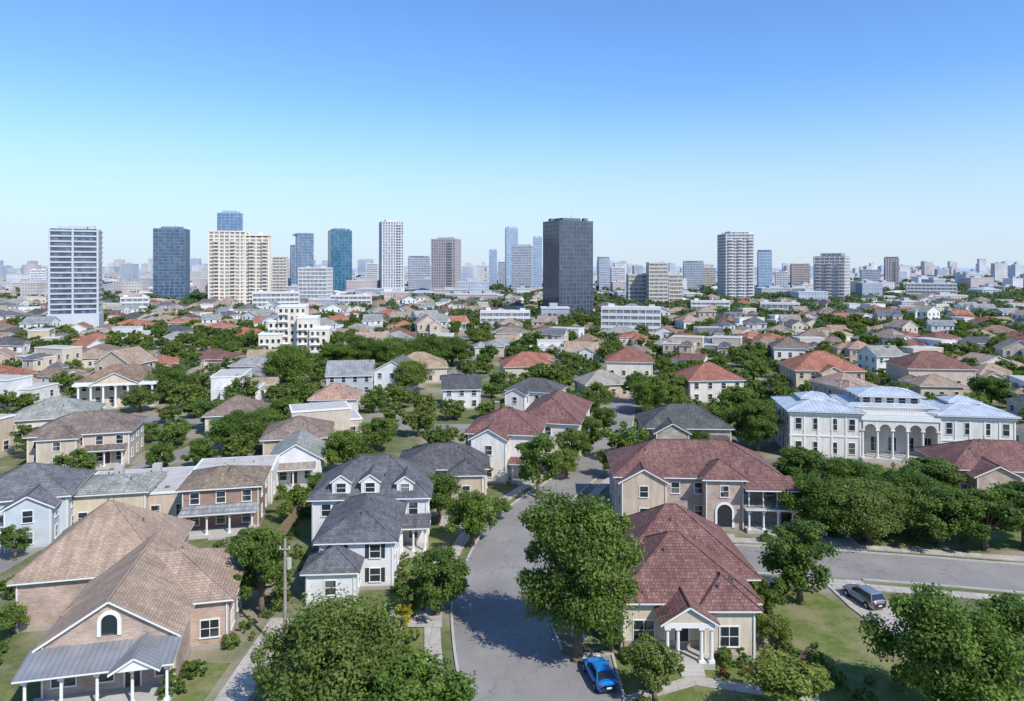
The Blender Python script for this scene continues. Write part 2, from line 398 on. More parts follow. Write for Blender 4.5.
def block(g, x0, x1, y0, y1, h, roof='hip', pitch=.55, o=.5, W=None, R=None, st=1, sides='FLRB', axis='x', skip=(), sh=False, caps=True, ww=1.05, wh=1.4, sp=2.8, z0=0.0, vents=True):
    g.box('walls', x0, x1, y0, y1, z0, h, W, top=False, bot=False)
    if z0 == 0:
        g.box('foundation', x0-.04, x1+.04, y0-.04, y1+.04, 0, .35, M['found'], bot=False)
        for q in (x0+.12, x1-.22): g.box('downspouts', q, q+.1, y0-.12, y0-.03, .1, h-.02, M['trim'])
    for s in sides:
        m, a, b = wallM(s, x0, x1, y0, y1); n = max(1, int((b-a-.6)/sp)); g.M = m
        sth = (h-z0)/st
        for k in range(st):
            for i in range(n):
                if (s, k, i) in skip or (s, -1, i) in skip: continue
                window(g, a+(b-a)*(i+.5)/n, z0+k*sth+min(1.0, sth*.3)+.1, ww, min(wh, sth*.55), shutters=sh and s == 'F')
        g.M = None
    if roof == 'hip':
        z = hip(g, x0, x1, y0, y1, h, pitch, o, R, caps)
        if vents:
            for _ in range(3):
                vx = x0+(x1-x0)*rnd.uniform(.2, .8); vy = y0+(y1-y0)*rnd.uniform(.2, .8)
                vz = h+.2+pitch*min(vx-x0+o, x1-vx+o, vy-y0+o, y1-vy+o)
                g.beam('roof_vents', (vx, vy, vz-.2), (vx, vy, vz+.45), .09, M['pipe'], 6)
        return z
    if roof == 'gable': return gable(g, x0, x1, y0, y1, h, pitch, o, R, W, axis)
    if roof == 'flat':
        g.box('roof', x0-.15, x1+.15, y0-.15, y1+.15, h, h+.25, M['trim']); g.box('roof_deck', x0+.2, x1-.2, y0+.2, y1-.2, h+.2, h+.28, R or M['r_flat'])
        return h+.3
def porch(g, x0, x1, y0, y1, z, R, n=3, slope=.5, r=.13, deck=True, square=False, roofz=None):
    if deck: g.box('porch_floor', x0, x1, y0, y1, 0, .4, M['conc']); g.box('porch_steps', (x0+x1)/2-1, (x0+x1)/2+1, y0-.7, y0, 0, .2, M['conc'])
    for i in range(n): column(g, x0+.3+(x1-x0-.6)*i/(n-1), y0+.3, .4, z, r, square=square)
    g.box('porch_beam', x0+.05, x1-.05, y0+.12, y0+.45, z, z+.28, M['trim'])
    v = [(x0-.3, y0-.35, z+.26), (x1+.3, y0-.35, z+.26), (x1+.3, y1, z+.26+slope), (x0-.3, y1, z+.26+slope)]
    v2 = [(a, b, c+.14) for a, b, c in v]
    g.add('porch_roof', v+v2, [(0,1,2,3),(0,1,5,4),(1,2,6,5),(3,0,4,7)], M['trim'])
    g.add('porch_roof', [(a, b, c+.16) for a, b, c in v], [(0,1,2,3)], R)
def dormer(g, x, y, z, w, d, h, W, R, pitch=.7):
    g.box('dormer_walls', x-w/2, x+w/2, y, y+d, z, z+h, W, top=False, bot=False)
    gable(g, x-w/2, x+w/2, y, y+d, z+h, pitch, .25, R, W, 'y', .2)
    g.M = Matrix.Translation((0, y, 0)); window(g, x, z+h*.25, w*.5, h*.65, .07); g.M = None
def chimney(g, x, y, z0, z1, mat, w=.9):
    g.box('chimney', x-w/2, x+w/2, y-w/3, y+w/3, z0, z1, mat); g.box('chimney', x-w/2-.08, x+w/2+.08, y-w/3-.08, y+w/3+.08, z1, z1+.15, M['conc'])

excl = []
def ex(x0, x1, y0, y1, m=2, front=5): excl.append((x0-m, x1+m, y0-front, y1+m))

# ------------------------------------------------------------------ near houses
g = Geo(); B = M['brickt']; R = M['r_tanh']
block(g, -45, -32.5, 67.5, 79.5, 4.6, 'hip', .78, .5, B, R, 1, 'LRB')
block(g, -38, -25.2, 60.5, 71, 4.3, 'hip', .46, .5, B, R, 1, 'FRB', ww=1.5, wh=1.5, skip=[('F', 0, i) for i in range(0, 3)])
block(g, -38.2, -28.4, 55.2, 70, 4.35, 'gable', .62, .45, B, R, 1, 'FL', axis='y', ww=1.7, wh=1.7, skip=[('F', 0, 1), ('F', 0, 2)])
g.M = Matrix.Translation((0, 55.2, 0)); archdoor(g, -33.3, 4.7, 1.2, 1.7, M['glass'], M['trim']); door(g, -31.6, .4, 1.1)
window(g, -29.5, 1.1, .8, 1.7); window(g, -33.6, 1.1, 1.2, 1.6)
g.M = None
porch(g, -38.6, -28.2, 52.4, 55.2, 3.1, M['r_gmetal'], 5, .7)
gable(g, -32, -29.0, 51.6, 55.0, 3.5, .6, .3, M['r_gmetal'], M['trim'], 'y', .2)
g.build('brick_house', (-33, 60), 13, (-32.9, 60.6, 0)); ex(-50, -24, 52, 81)

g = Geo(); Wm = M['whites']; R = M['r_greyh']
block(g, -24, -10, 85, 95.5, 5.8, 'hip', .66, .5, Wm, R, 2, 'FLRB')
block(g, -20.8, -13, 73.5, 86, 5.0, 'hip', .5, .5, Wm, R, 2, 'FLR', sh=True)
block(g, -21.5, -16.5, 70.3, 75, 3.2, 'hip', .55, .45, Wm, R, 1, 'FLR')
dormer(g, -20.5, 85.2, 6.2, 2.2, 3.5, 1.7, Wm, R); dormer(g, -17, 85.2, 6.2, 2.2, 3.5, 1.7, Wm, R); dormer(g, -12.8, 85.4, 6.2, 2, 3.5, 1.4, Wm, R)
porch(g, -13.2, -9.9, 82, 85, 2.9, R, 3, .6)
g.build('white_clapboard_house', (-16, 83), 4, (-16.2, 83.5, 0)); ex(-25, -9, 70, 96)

g = Geo(); Wm = M['cream']; R = M['r_redh']
block(g, 9.9, 23.0, 66.5, 78.5, 4.5, 'hip', .74, .55, M['stone'], R, 1, 'LRB')
block(g, 9.7, 21.5, 62, 73, 4.4, 'hip', .66, .55, Wm, R, 1, 'FLR', ww=1.8, wh=1.7, sp=3.6, skip=[('F', 0, 1)])
block(g, 16.6, 21.2, 60.9, 66, 4.2, 'hip', .7, .45, Wm, R, 1, 'FR', ww=1.6, wh=1.7)
g.box('stone_base', 9.6, 21.6, 61.88, 73, .0, 1.0, M['stone'], bot=False)
g.M = Matrix.Translation((0, 62, 0)); door(g, 15, .5, 1.2, 2.3, M['ddoor']); g.M = None
g.box('porch_floor', 12.9, 17.2, 59.2, 62, 0, .5, M['conc'])
for i in range(3): g.box('porch_steps', 14.1, 16.1, 59.2-.35*(i+1), 59.2-.35*i, 0, .4-.13*i, M['conc'])
for x in (13.2, 14.1, 16.1, 16.95): column(g, x, 59.5, .5, 3.5, .17)
g.box('porch_beam', 12.9, 17.2, 59.25, 59.75, 3.5, 3.9, M['trim']); g.box('porch_beam', 12.9, 13.3, 59.75, 62, 3.5, 3.9, M['trim']); g.box('porch_beam', 16.8, 17.2, 59.75, 62, 3.5, 3.9, M['trim'])
gable(g, 12.9, 17.2, 59.3, 66, 3.9, .62, .35, R, Wm, 'y', .3)
g.box('porch_flank_wall', 12.2, 12.9, 59.4, 62, 0, 1.2, M['stone'])
g.build('cream_bungalow_house', (15.5, 70), 0); ex(9, 24, 58, 79)

g = Geo(); Wm = M['stone']; R = M['r_redh']
block(g, 13.6, 35.2, 91.5, 103, 6.1, 'hip', .55, .55, Wm, R, 2, 'FLRB', skip=[('F', -1, 4), ('F', 0, 5), ('F', 0, 6)])
block(g, 24.8, 29.8, 89.6, 95, 6.4, 'hip', .62, .45, M['brickt'], R, 2, 'FLR', skip=[('F', 0, 0)])
block(g, 14, 20, 90.2, 97, 5.8, 'gable', .55, .4, M['beige'], R, 2, 'FL', axis='y')
g.M = Matrix.Translation((0, 89.6, 0)); archdoor(g, 27.3, .3, 1.9, 3.0, M['ddoor'], M['trim']); g.M = None
porch(g, 29.9, 36, 88.4, 91.5, 2.8, M['conc'], 4, .1, .14)
for i in range(4): column(g, 30.2+1.8*i, 88.8, 3.3, 5.5, .1)
for i in range(26): g.box('balcony_rail', 30.0+.23*i, 30.04+.23*i, 88.5, 88.54, 3.2, 4.1, M['ddoor'])
g.box('balcony_rail', 29.9, 36, 88.48, 88.56, 4.1, 4.16, M['ddoor'])
v = [(29.6, 88, 5.5), (36.4, 88, 5.5), (36.4, 91.5, 6.4), (29.6, 91.5, 6.4)]
g.add('upper_porch_roof', v+[(a, b, c+.15) for a, b, c in v], [(0,1,2,3),(0,1,5,4),(1,2,6,5),(3,0,4,7)], M['trim']); g.add('upper_porch_roof', [(a, b, c+.17) for a, b, c in v], [(0,1,2,3)], R)
g.build('stone_two_storey_house', (24.5, 97), -3, (25.2, 98.5, 0)); ex(13, 38, 88, 104)

def arcade(g, x0, x1, y, z0, z1, n, mat, th=.5):
    bw = (x1-x0)/n; r = bw/2-.28; zc = z1-.7-r; K = 10
    for b in range(n):
        cx = x0+bw*(b+.5)
        arc = [(cx-r*math.cos(math.pi*i/K), zc+r*math.sin(math.pi*i/K)) for i in range(K+1)]
        top = [(cx-bw/2+bw*i/K, z1) for i in range(K+1)]
        low = [(cx-bw/2, zc)]+arc+[(cx+bw/2, zc)]; hi = [(cx-bw/2, z1)]+top+[(cx+bw/2, z1)]
        k = len(low)
        vs = [(p[0], y, p[1]) for p in low]+[(p[0], y, p[1]) for p in hi]+[(p[0], y+th, p[1]) for p in low]+[(p[0], y+th, p[1]) for p in hi]
        fs = []
        for i in range(k-1): fs += [(i, i+1, k+i+1, k+i), (i, i+1, 2*k+i+1, 2*k+i), (2*k+i, 2*k+i+1, 3*k+i+1, 3*k+i)]
        g.add('arcade', vs, fs, mat)
    for b in range(n+1):
        column(g, x0+bw*b, y+th/2, z0, zc+.01, .26, mat)
g = Geo(); Wm = M['white']; R = M['r_metal']
block(g, 49, 62, 121.5, 135, 8.8, 'hip', .22, .7, Wm, R, 2, 'FLB', ww=1.1, wh=2.1, sp=3, vents=False)
block(g, 76, 89, 121.5, 135, 8.8, 'hip', .22, .7, Wm, R, 2, 'FRB', ww=1.1, wh=2.1, sp=3, vents=False)
block(g, 61, 77, 125.5, 136, 9.4, 'hip', .22, .6, Wm, R, 2, 'F', ww=1.4, wh=2.6, sp=2.9, vents=False)
arcade(g, 62.3, 75.7, 121.3, .6, 7.6, 5, Wm)
g.box('portico_entablature', 62.02, 75.98, 121.1, 125.6, 7.6, 8.5, M['trim']); g.box('portico_floor', 62, 76, 120.6, 125.5, 0, .6, M['conc'])
for i in range(46): g.box('balustrade', 62.3+.295*i, 62.42+.295*i, 121.2, 121.32, 8.5, 9.3, M['trim'])
g.box('balustrade', 62.2, 75.9, 121.15, 121.37, 9.3, 9.42, M['trim'])
for xa, xb in ((49, 62), (76, 89)):
    g.box('cornice', xa-.25, xb+.25, 121.25, 121.49, 8.2, 8.55, M['trim']); g.box('cornice', xa-.1, xb+.1, 121.38, 121.49, 4.2, 4.45, M['trim'])
    for i in range(6): x = xa+.15+(xb-xa-.3)*i/5; g.box('pilasters', x-.16, x+.16, 121.4, 121.49, 0, 8.2, M['trim'])
block(g, 63.5, 74.5, 126.5, 134, 11.2, 'hip', .24, .8, Wm, R, 1, 'FLR', z0=9.3, ww=1.3, wh=1.0, sp=1.8, vents=False)
for q in ((52.5, 58, 127, 132), (80, 85.5, 127, 132)):
    g.box('skylight_base', *q, 9.3, 10.3, Wm); hip(g, *q, 10.3, .3, .3, R)
e = g.build('white_columned_mansion', (69, 128), -9, (68.9, 128.5, 0)); e.scale = (.92, .92, .95); ex(48, 90, 116, 137); excl.append((40, 96, 83, 117))

def house(name, x0, x1, y0, y1, h, W, R, st=1, rot=0, roof='hip', wing=None, por=None, pitch=.55, sh=False, axis='x', chim=False):
    g = Geo(); W = M[W]; Rm = M[R]
    block(g, x0, x1, y0, y1, h, roof, pitch, .5, W, Rm, st, 'FLRB', sh=sh, axis=axis)
    if wing:
        a, b, d, ax = wing
        block(g, a, b, y0-d, y0+4, h-.25, 'gable' if ax else 'hip', pitch, .4, W, Rm, st, 'FLR', axis='y')
    if por:
        a, b, d = por; porch(g, a, b, y0-d, y0, 2.8, Rm, max(2, int((b-a)/2)), .5)
        g.M = Matrix.Translation((0, y0, 0)); door(g, (a+b)/2, .4); g.M = None
    if chim: chimney(g, x0+(x1-x0)*rnd.uniform(.2, .8), y0+(y1-y0)*.7, h+.5, h+min(x1-x0, y1-y0)*.5*pitch+.9, M['brickr'], .7)
    o = g.build(name, ((x0+x1)/2, (y0+y1)/2), rot); ex(x0, x1, y0, y1); return o
house('grey_roofed_stone_house', 24.5, 40, 127, 138, 4.8, 'stone', 'r_dark', 1, -3, wing=(26, 32, 2.5, 1), por=(33, 39, 2), pitch=.55)
house('white_two_storey_house', -6.5, 5, 112.5, 123, 7.2, 'white', 'r_redh', 2, -8, wing=(-5.5, .2, 2.5, 1), por=(.8, 5, 2), chim=True)
house('red_roofed_white_house', 3, 14, 125, 145, 6.2, 'white', 'r_redh', 2, -12)
house('beige_bungalow_house', -17, -4, 103.5, 113, 4.2, 'beige', 'r_dark', 1, 3, wing=(-9.5, -4.5, 2.5, 0), por=(-16, -10.5, 2), pitch=.48)
house('small_white_cottage', -38.5, -31, 109, 119, 4.2, 'whites', 'r_lgrey', 1, 12, roof='gable', axis='y', por=(-38, -32, 2), pitch=.6)
house('cottage_with_brown_roof', -44, -33, 121, 132, 4.4, 'beige', 'r_brown', 1, 12, pitch=.45)
g = Geo()
block(g, -43, -33.5, 89, 97, 5.4, 'hip', .36, .5, M['brickr'], M['r_brown'], 2, 'FLR'); block(g, -58, -42.5, 93, 105, 4.0, 'flat', W=M['beige'], R=M['r_flat'], st=1, sides='FL')
block(g, -57, -48, 92, 100, 4.7, 'hip', .26, .5, M['cream'], M['r_lgrey'], 1, 'FLR'); porch(g, -42.5, -33.8, 86.4, 89, 2.7, M['r_lgrey'], 4, .3)
block(g, -44, -33, 98, 106, 4.8, 'flat', W=M['white'], R=M['r_flat'], st=1, sides='FLR')
for x in (-55, -50, -40, -36): g.box('roof_air_conditioners', x, x+1.1, 102, 103.1, 4.0, 5.6, M['conc'])
g.build('brick_front_townhouse', (-46, 97), 12, (-47, 97, 0)); ex(-60, -33, 85, 109)
house('blue_grey_clapboard_house', -68, -57, 86, 96, 5.4, 'bluew', 'r_grey', 2, 18, wing=(-63, -58, 3, 1), por=(-67.5, -63.3, 2.4), pitch=.55)
house('beige_two_storey_house', -83, -67.5, 119, 130, 5.6, 'beige', 'r_brown', 2, 16, wing=(-81, -75, 2, 0), por=(-74, -68, 2), pitch=.45)
house('grey_roofed_white_house', -98, -84, 134, 146, 5, 'white', 'r_lgrey', 1, 20, pitch=.45)
g = Geo(); block(g, -107, -89, 172, 184, 6, 'hip', .5, .6, M['cream'], M['r_brown'], 2, 'FLR')
for i in range(7): column(g, -106+2.7*i, 169.3, .3, 5.6, .28)
g.box('portico_floor', -107, -89, 168.6, 172, 0, .3, M['conc']); g.box('portico_beam', -107.2, -88.8, 168.8, 172, 5.6, 6.1, M['trim'])
gable(g, -103, -93, 168.9, 178, 6.1, .5, .4, M['r_brown'], M['cream'], 'y')
g.build('porticoed_villa', (-98, 177), 14); ex(-107, -89, 165, 184, 2, 10)
house('brown_roofed_brick_house', 65, 82, 101, 112, 4.6, 'brickt', 'r_redh', 1, -8, wing=(67, 73, 2.5, 1), pitch=.5)
house('cottage_with_red_roof', -63, -52, 142, 152, 4, 'white', 'r_brown', 1, 12)
house('grey_cottage', -50, -38, 186, 197, 5.5, 'greyw', 'r_lgrey', 2, 8, roof='gable'); house('grey_cottage', -37, -27, 190, 202, 6.0, 'whites', 'r_grey', 2, -6, roof='gable', axis='y')
house('white_cottage', -46, -36, 158, 168, 4.2, 'white', 'r_pink', 1, 5); house('white_cottage', -17, -8, 168, 177, 5, 'whites', 'r_dark', 2, 5, roof='gable')
house('villa_with_red_roof', 78, 96, 190, 205, 6, 'cream', 'r_orange', 2, -5, wing=(84, 90, 2.5, 1)); house('villa_with_red_roof', 44, 58, 176, 188, 5.6, 'white', 'r_orange', 2, 5)
house('villa_with_red_roof', 112, 130, 196, 210, 5.6, 'beige', 'r_red', 1, -5); house('red_roofed_cottage', -3, 12, 208, 220, 4.6, 'cream', 'r_orange', 1, 8)
house('red_roofed_cottage', 30, 44, 215, 228, 5, 'white', 'r_orange', 1, -8); house('grey_roofed_bungalow', 18, 30, 182, 192, 3.6, 'cream', 'r_lgrey', 1, 12)
house('tan_roofed_villa', -36, -20, 205, 218, 4.6, 'cream', 'r_tan', 1, 8)
g = Geo(); x, y = S(292, 352)
for i, (a, b, h, d) in enumerate([(-14, -5, 7, 0), (-7, 4, 18, 3), (1, 9, 13.5, -1), (6, 14, 9, -2.5), (-11, -4, 12, 4)]):
    g.box('walls', x+a, x+b, y+d, y+d+12+i*.3, 0, h, M['white'], bot=False)
    for k in range(int(h/3)):
        g.M = Matrix.Translation((0, y+d, 0))
        for j in range(int((b-a)/2.2)): window(g, x+a+1.2+2.2*j, .8+3*k, 1.1, 1.5, mul=False)
        g.M = None
        g.box('balconies', x+a+.5, x+a+4, y+d-1.2, y+d, 3*k+.05, 3*k+.2, M['trim'])
    g.box('parapet', x+a-.15, x+b+.15, y+d-.15, y+d+12.1+i*.3, h, h+.6, M['trim'])
g.build('white_stepped_apartment_block', (x, y+6), 10); ex(x-14, x+14, y, y+14, 2, 25)

# ------------------------------------------------------------------ roads
def smooth(p, n=8):
    P = [Vector(q+(0,)) for q in p]; P = [P[0]*2-P[1]]+P+[P[-1]*2-P[-2]]; out = []
    for i in range(1, len(P)-2):
        a, b, c, d = P[i-1:i+3]
        for k in range(n):
            t = k/n; out.append(.5*((2*b)+(c-a)*t+(2*a-5*b+4*c-d)*t*t+(3*b-a-3*c+d)*t**3))
    out.append(P[-2]); return out
def offs(L, o):
    r = []
    for i, p in enumerate(L):
        d = (L[min(i+1, len(L)-1)]-L[max(i-1, 0)]).normalized(); r.append(p+Vector((d.y, -d.x, 0))*(o(p) if callable(o) else o))
    return r
def ribbon(g, part, L, o, w, z, mat, z0=None, cond=None):
    A = offs(L, (lambda p: o(p)-w/2) if callable(o) else o-w/2); B = offs(L, (lambda p: o(p)+w/2) if callable(o) else o+w/2)
    for i in range(len(L)-1):
        if cond and not cond((A[i]+B[i])/2): continue
        t = [(A[i].x, A[i].y, z), (B[i].x, B[i].y, z), (B[i+1].x, B[i+1].y, z), (A[i+1].x, A[i+1].y, z)]
        if z0 is None: g.add(part, t, [(0, 1, 2, 3)], mat)
        else: g.add(part, t+[(a, b, z0) for a, b, c in t], [(0,1,2,3),(0,1,5,4),(1,2,6,5),(2,3,7,6),(3,0,4,7)], mat)
main = smooth([(3, 30), (1.6, 45), (.8, 55), (-.6, 64), (-1.4, 72), (-.8, 79), (1.2, 91), (5, 102.5), (11, 115), (17, 130), (22, 148), (27, 172), (34, 200), (36, 240)], 14)
side = smooth([(0, 83.5), (12, 83.2), (30, 81.5), (45, 79), (60, 76), (85, 73), (140, 66)], 12)
west = smooth([(-150, 156), (-100, 158), (-60, 155), (-20, 150), (22, 149)], 8)
wind = smooth([(-12, 190), (-18, 222), (-14.5, 262), (-18, 300), (-25, 330), (-20, 372), (-5, 430)], 8)
west2 = smooth([(-60, 60), (-60, 100), (-63, 115), (-58, 137), (-58, 156), (-66, 230)], 8)
roads = [(main, 3.9), (side, 4), (west, 3.2), (wind, 4), (west2, 3.5)]
def hw(p):  # half width narrows up the hill
    t = min(1, max(0, (p.y-84)/30)); return 4.6-1.5*t*t*(3-2*t)
def rdist(x, y):
    m = 1e9
    for L, w in roads:
        for p in L[::3]:
            d = math.hypot(p.x-x, p.y-y)-w
            if d < m: m = d
    return m
g = Geo(); A = offs(main, lambda p: -hw(p)); B_ = offs(main, hw)
for i in range(len(main)-1): g.add('surface', [(A[i].x, A[i].y, .02), (B_[i].x, B_[i].y, .02), (B_[i+1].x, B_[i+1].y, .02), (A[i+1].x, A[i+1].y, .02)], [(0, 1, 2, 3)], M['asph'])
g.single('road')
g = Geo(); ribbon(g, 'surface', side, 0, 7.6, .016, M['asph']); g.single('side_road')
for i, L in enumerate((west, wind, west2)):
    g = Geo(); ribbon(g, 'surface', L, 0, 6.0, .004+.003*i, M['asph']); g.single('back_road')
notjunc = lambda p: not (78.5 < p.y < 88.2 and p.x > 0)
bay = lambda p: not (53.5 < p.y < 62)
g = Geo()
ribbon(g, 'kerb', main, lambda p: -hw(p)-.12, .24, .14, M['conc'], 0.0, lambda p: p.y < 146); ribbon(g, 'kerb', main, lambda p: hw(p)+.12, .24, .14, M['conc'], 0.0, lambda p: notjunc(p) and bay(p) and p.y < 170)
kc = lambda p: p.x > 5.5
ribbon(g, 'kerb', side, -3.92, .24, .14, M['conc'], 0.0, kc); ribbon(g, 'kerb', side, 3.92, .24, .14, M['conc'], 0.0, lambda p: kc(p) and not 33 < p.x < 38)
g.box('kerb', 8.7, 8.94, 53.4, 61.6, 0, .14, M['conc']); g.box('kerb', 5.4, 8.7, 61.4, 61.6, 0, .138, M['conc'])
g.single('kerb')
g = Geo()
ribbon(g, 'w', main, lambda p: -hw(p)-2, 1.5, .1, M['pave'], 0.0, lambda p: p.y < 140); ribbon(g, 'w', main, lambda p: hw(p)+2.2, 1.4, .1, M['pave'], 0.0, lambda p: notjunc(p) and 63.5 < p.y < 140 and (p.y < 78 or p.y > 89))
ribbon(g, 'w', side, -5.6, 1.4, .09, M['pave'], 0.0, lambda p: p.x > 8); ribbon(g, 'w', side, 5.8, 1.4, .09, M['pave'], 0.0, lambda p: p.x > 24)
g.single('sidewalk')
def patch(name, pts, z, mat):
    g = Geo(); g.add('s', [(a, b, z) for a, b in pts], [tuple(range(len(pts)))], mat); return g.single(name)
patch('parking_bay', [(5, 53.4), (8.7, 53.4), (8.7, 61.4), (4.4, 61.4)], .024, M['asph'])
patch('driveway', [(33.6, 76.5), (37.8, 76), (38.5, 70), (39.5, 62), (40, 52), (36, 50), (35, 62), (33.8, 70)], .104, M['pave'])
patch('driveway', [(-6.3, 92), (-6.0, 95.5), (-9.6, 95.8), (-9.6, 91.8)], .104, M['pave'])
patch('driveway', [(-6.6, 66), (-6.9, 69), (-12, 69.6), (-12, 66.2)], .104, M['pave'])
patch('driveway', [(7, 94), (13, 93.4), (13, 97), (8, 98)], .104, M['pave'])
patch('driveway', [(-23.4, 45), (-20.6, 45), (-21, 68), (-23.4, 68)], .02, M['pave'])
patch('driveway', [(38.5, 83.8), (42.5, 83.4), (43, 95), (38.5, 96)], .104, M['pave'])
patch('garden_path', [(26.2, 86.6), (27.8, 86.4), (28.3, 89.2), (26.3, 89.3)], .104, M['pave'])
patch('garden_path', [(8.95, 55.6), (8.95, 54.4), (15, 57), (24, 54.5), (24.4, 55.7), (16, 58.1), (14.4, 58.1)], .03, M['pave'])
patch('garden_path', [(-8.3, 81.6), (-8.3, 80.4), (-11, 80.4), (-11.6, 82), (-10.6, 82)], .104, M['pave'])
patch('lawn', [(22, 50), (35, 50), (34.4, 62), (33.3, 70), (32, 73.6), (24, 75), (24, 60), (21.8, 58)], .005, M['lawn'])
patch('lawn', [(7, 47), (22, 47), (22, 61.5), (7, 61.5)], .009, M['lawn'])
patch('lawn', [(-20.3, 45), (-7.5, 45), (-8, 69), (-20.4, 69)], .005, M['lawn'])
patch('lawn', [(-24.2, 45), (-29, 45), (-29, 60.3), (-24.2, 60.3)], .005, M['lawn'])
patch('lawn', [(-8.4, 69.5), (-8.2, 81), (-9, 96), (-12.5, 96), (-12.5, 69.5)], .005, M['lawn'])
patch('lawn', [(38.9, 66), (80, 59), (110, 56), (110, 40), (41, 45), (39.9, 62)], .005, M['lawn'])
patch('lawn', [(44, 86), (48, 85.5), (62, 84), (100, 79), (100, 118), (44, 119)], .005, M['lawn'])
patch('lawn', [(-48, 60), (-39, 56), (-39, 45), (-52, 45)], .005, M['lawn'])
patch('flower_bed', [(21.9, 58.6), (26.5, 58.2), (27.5, 60.5), (25, 63), (21.9, 62)], .02, M['mulch'])

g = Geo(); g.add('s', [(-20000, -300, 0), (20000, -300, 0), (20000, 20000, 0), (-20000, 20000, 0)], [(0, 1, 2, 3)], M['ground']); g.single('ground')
M['hill'] = plain('hazy_hills', (.36, .44, .54), 1, .06, .001)  # haze blue painted in as the hills' base colour
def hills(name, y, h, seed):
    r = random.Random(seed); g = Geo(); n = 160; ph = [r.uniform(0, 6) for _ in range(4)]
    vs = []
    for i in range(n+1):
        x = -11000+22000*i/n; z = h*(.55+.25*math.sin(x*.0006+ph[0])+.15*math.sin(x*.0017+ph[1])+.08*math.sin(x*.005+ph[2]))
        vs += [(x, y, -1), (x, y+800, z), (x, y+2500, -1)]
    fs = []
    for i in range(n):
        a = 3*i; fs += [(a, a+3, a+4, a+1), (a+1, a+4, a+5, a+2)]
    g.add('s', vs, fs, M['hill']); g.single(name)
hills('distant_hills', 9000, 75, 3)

# ------------------------------------------------------------------ trees
def leaves(rng, C, Rr, n, ls, flat=.8):
    k = len(C); idx = rng.integers(0, k, n)
    d = rng.normal(size=(n, 3)); d /= np.linalg.norm(d, axis=1)[:, None]
    r = Rr[idx]*rng.random(n)**(1/2.4)*(1+.12*rng.normal(size=n))
    pos = C[idx]+d*r[:, None]*np.array([1, 1, flat])
    nn = d*.7+rng.normal(size=(n, 3))*.5+np.array([0, 0, .45]); nn /= np.linalg.norm(nn, axis=1)[:, None]
    t = np.cross(nn, rng.normal(size=(n, 3))); t /= np.linalg.norm(t, axis=1)[:, None]; b = np.cross(nn, t)
    s = (ls*rng.uniform(.55, 1.35, n))[:, None]; s2 = s*.62
    V = np.stack([pos-t*s, pos+b*s2, pos+t*s, pos-b*s2], 1).reshape(-1, 3)
    ct = rng.uniform(-.26, .26, k)
    tint = np.clip(.5+ct[idx]+rng.normal(size=n)*.17, 0, 1)
    return V, tint
def clumps(rng, H, W, th, k, cr):
    out = []
    while len(out) < k:
        p = rng.uniform(-1, 1, 3); l = np.linalg.norm(p)
        if l > 1 or l < rng.uniform(.1, .75): continue
        if p[2] < -.75: continue
        out.append(p)
    C = np.array(out); zc = th+(H-th)*.47
    a = np.arctan2(C[:, 1], C[:, 0]); ph = rng.uniform(0, 6, 3)
    wob = 1+.16*np.sin(2*a+ph[0])+.12*np.sin(3*a+ph[1])+.08*np.sin(5*a+ph[2])
    C = C*np.array([W/2-cr*.7, W/2-cr*.7, (H-th)/2-cr*.35]); C[:, :2] *= wob[:, None]; C[:, 2] += zc
    return C
def tree_mesh(name, H, W, k, n, ls, seed, lm, th=None, trunk=True):
    rng = np.random.default_rng(seed); th = H*.2 if th is None else th; cr = W*.125
    C = clumps(rng, H, W, th, k, cr); Rr = cr*rng.uniform(.45, 1.4, k)
    V, tint = leaves(rng, C, Rr, n, ls)
    g = Geo()
    if trunk:
        r0 = W*.035+.06; top = Vector((rng.uniform(-.3, .3), rng.uniform(-.3, .3), H*.42)); mid = Vector((rng.uniform(-.25, .25), rng.uniform(-.2, .2), H*.22))
        g.beam('t', (0, 0, -.1), (0, 0, .35), r0*1.5, M['bark'], 9, r0*1.05); g.beam('t', (0, 0, .3), mid, r0*1.08, M['bark'], 9, r0*.85); g.beam('t', mid, top, r0*.86, M['bark'], 8, r0*.5)
        for i in rng.permutation(k)[:min(k, 16)]:
            c = Vector(C[i]); s = mid.lerp(top, rng.uniform(.1, 1)); m2 = s.lerp(c, .5)+Vector((0, 0, -.06*W*rng.random()))
            g.beam('t', s, m2, r0*.42, M['bark'], 6, r0*.28); g.beam('t', m2, c, r0*.28, M['bark'], 5, r0*.08)
        tv = np.array(g.p['t'][0]); tf = g.p['t'][1]
    else: tv = np.zeros((0, 3)); tf = []
    return pack(name, V, tint, tv, tf, lm)
def pack(name, V, tint, tv, tf, lm):
    nq = len(V)//4; me = bpy.data.meshes.new(name)
    allv = np.concatenate([V, tv]) if len(tv) else V
    lt = [4]*nq+[len(f) for f in tf]; lv = list(range(nq*4))
    for f in tf: lv += [i+nq*4 for i in f]
    me.vertices.add(len(allv)); me.vertices.foreach_set('co', allv.astype(np.float32).ravel())
    me.loops.add(len(lv)); me.loops.foreach_set('vertex_index', lv)
    me.polygons.add(len(lt)); st = np.concatenate([[0], np.cumsum(lt)[:-1]]); me.polygons.foreach_set('loop_start', st.astype(np.int32))
    me.materials.append(lm); me.materials.append(M['bark'])
    me.polygons.foreach_set('material_index', np.array([0]*nq+[1]*len(tf), dtype=np.int32))
    me.update(calc_edges=True); me.validate()
    at = me.attributes.new('tint', 'FLOAT', 'FACE'); at.data.foreach_set('value', np.concatenate([tint, np.zeros(len(tf))]).astype(np.float32))
    return me
